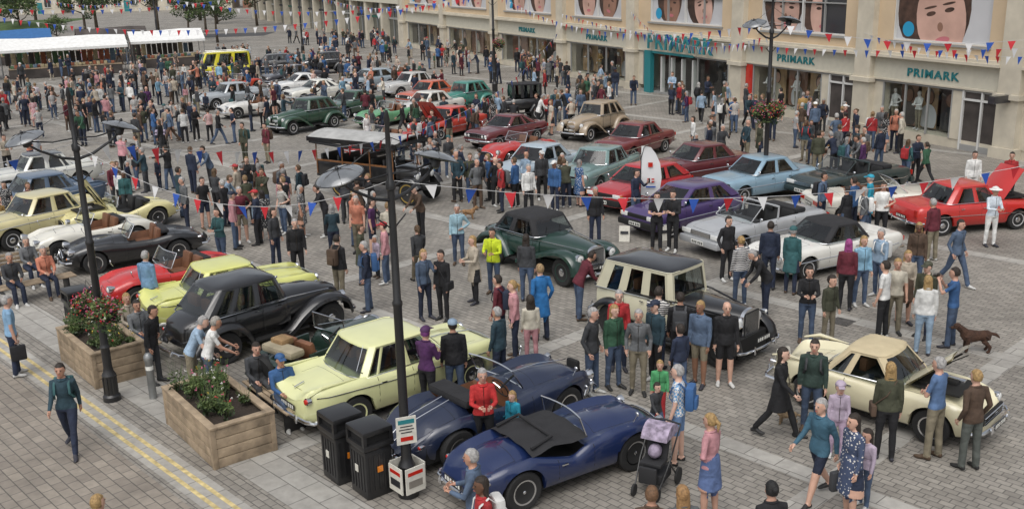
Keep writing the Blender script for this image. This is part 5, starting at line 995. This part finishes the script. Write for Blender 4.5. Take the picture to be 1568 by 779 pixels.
def pushchair(x,y,rot):
    b=B();gry=M('pushchair_fabric',(.3,.25,.33),.8,var=.5,vs=12);blf=M('pushchair_black',(.02,.02,.022),.7)
    for s in(1,-1):
        b.tube([(.35,s*.2,.12),(0,s*.25,.5),(-.45,s*.25,.98)],.014,blk,6);b.tube([(-.3,s*.27,.14),(0,s*.25,.5)],.014,blk,6)
        for xx,yy,r in((.37,s*.2,.1),(-.32,s*.28,.14)):b.lathe([(r*.7,-.02),(r,-.018),(r,.018),(r*.7,.02)],tyre,Matrix.Translation((xx,yy,r))@RX(math.pi/2,4,'X'),16);b.lathe([(r*.7,0),(.02,.02)],gal,Matrix.Translation((xx,yy,r))@RX(math.pi/2,4,'X'),10)
    b.tube([(-.45,-.25,.98),(-.47,0,1.0),(-.45,.25,.98)],.016,blf,6);b.box((.05,0,.5),(.34,.36,.06),blf,bev=.02);b.box((-.15,0,.72),(.06,.36,.5),blf,bev=.025,rot=RX(-.35,3,'Y'));b.box((.3,0,.36),(.06,.3,.28),blf,bev=.02);b.box((-.05,0,.24),(.45,.38,.16),blf,bev=.04)
    ar_=[math.pi*(.12+.76*i/8) for i in range(9)]
    b.rings([[(-.2+.3*math.cos(a),y2,.75+.32*math.sin(a)) for a in ar_] for y2 in(-.22,-.1,.1,.22)],gry,False,False)
    for y2 in(-.22,.22):b.poly([(-.2+.3*math.cos(a),y2,.75+.32*math.sin(a)) for a in ar_],gry)
    b.sph((.0,0,.66),(.14,.11,.12),gry,10,8);O('pushchair',b.mesh('pushchair'),(x,y,0),rad(rot))
pushchair(2.2,14.6,-120);pushchair(-16.2,47,100)
b=B();b.tube([(0,0,0),(0,0,2.2),(.1,0,2.6),(.35,0,2.75)],[.02,.015,.012,.008],blk,6);b.lathe([(.25,0),(.25,.05),(.03,.07)],blk,seg=14)
b.rings([[(.01,.02*math.sin(z*4),z),(w*.5,.05*math.sin(z*3),z-.02),(w,.03*math.cos(z*4),z-.05)] for z,w in((.9,.6),(1.1,.66),(1.6,.72),(2.1,.66),(2.45,.5),(2.65,.34))],fw,False,False)
b.box((.33,-.07,2.0),(.16,.01,.16),redl);b.box((.35,-.07,1.45),(.24,.01,.14),redl);b.box((.35,-.078,1.45),(.24,.01,.025),fw);b.box((.35,-.08,1.45),(.04,.01,.14),fw);b.box((.35,-.07,1.22),(.34,.01,.05),fbm)
O('feather_flag',b.mesh('feather_flag',rec=False),(4.2,31.9,0),rad(-10),sc=.92)
for x,y,a in((3.4,29.4,-100),(2.9,24.6,-50),(6.6,25.2,-120),(5.5,19.3,-60),(-.3,37.5,-100),(4.6,29.4,-80)):
    b=B()
    for s in(1,-1):b.box((s*.1,0,.35),(.02,.45,.68),card,rot=RX(-s*.22,3,'Y'))
    b.box((.135,0,.42),(.006,.34,.12),pd,rot=RX(-.22,3,'Y'));b.box((.12,0,.27),(.006,.34,.06),pc,rot=RX(-.22,3,'Y'));O('display_board',b.mesh('display_board'),(x,y,0),rad(a),sc=.7)
cvw=M('stall_canvas_white',(.72,.72,.7),.8,var=.1);cvb=M('stall_canvas_blue',(.03,.12,.3),.8,var=.1);goods=[M('goods%d'%i,c,.7,var=.3,vs=9) for i,c in enumerate([(.3,.1,.05),(.1,.15,.2),(.4,.33,.2),(.08,.15,.07)])]
def stall(x,y,rot,L,m):
    b=B()
    for sx in(-1,1):
        for sy in(-1,1):b.tube([(sx*L/2,sy*1.5,0),(sx*L/2,sy*1.5,2.3)],.03,gal,6)
    b.rings([[(x2,-1.8,2.1),(x2,-1.8,2.3),(x2,0,3.1+.06*math.sin(x2)),(x2,1.8,2.3),(x2,1.8,2.1)] for x2 in(-L/2-.1,-L/4,0,L/4,L/2+.1)],m,False,False);b.box((0,-1.2,.8),(L*.9,.9,.08),wd);b.box((0,-1.6,.45),(L*.9,.03,.8),shopd)
    for i in range(int(L*3)):b.box((-L*.42+i*L*.84/(L*3),-1.2+R.uniform(-.2,.2),.95),(.25,.3,R.uniform(.15,.35)),R.choice(goods),bev=.03)
    for i in range(int(L*2)):b.box((-L*.45+i*L*.9/(L*2),1.3,1.4),(.38,.12,R.uniform(.8,1.1)),R.choice(goods+[shopd,shopd]),bev=.04)
    O('market_stall',b.mesh('market_stall'),(x,y,0),rad(rot))
for x,y,a,L,k in STALLS:stall(x,y,a,L,{'w':cvw,'b':cvb,'d':shopd}[k])
# ---------------------------------------------------------------- light, camera
w=bpy.data.worlds.new('World');SC.world=w;w.use_nodes=True;n=w.node_tree.nodes;l=w.node_tree.links;sk=n.new('ShaderNodeTexSky');sk.sky_type='NISHITA';sk.sun_disc=False;sk.sun_elevation=rad(60);sk.sun_rotation=rad(200);sk.dust_density=4
hs=n.new('ShaderNodeHueSaturation');hs.inputs['Saturation'].default_value=.3;l.new(sk.outputs[0],hs.inputs['Color']);l.new(hs.outputs[0],n['Background'].inputs[0]);n['Background'].inputs[1].default_value=.15
sd=bpy.data.lights.new('sun','SUN');sd.energy=1.45;sd.angle=rad(60);sd.color=(1,.975,.94);so=bpy.data.objects.new('sun',sd);COL.objects.link(so);so.rotation_euler=(rad(30),0,rad(-20))
cd=bpy.data.cameras.new('camera');cd.sensor_width=36;cd.lens=1550/1568*36;cd.clip_end=2000;co=bpy.data.objects.new('camera',cd);COL.objects.link(co);co.location=(0,0,8.2)
th=math.atan(.29);co.rotation_euler=(Matrix.Rotation(math.pi/2-th,3,'X')@Matrix.Rotation(-.025,3,'Z')).to_euler();SC.camera=co
SC.view_settings.view_transform='Standard';SC.view_settings.look='None';SC.view_settings.exposure=0
print('people',len(PP),'templates',len(PM))
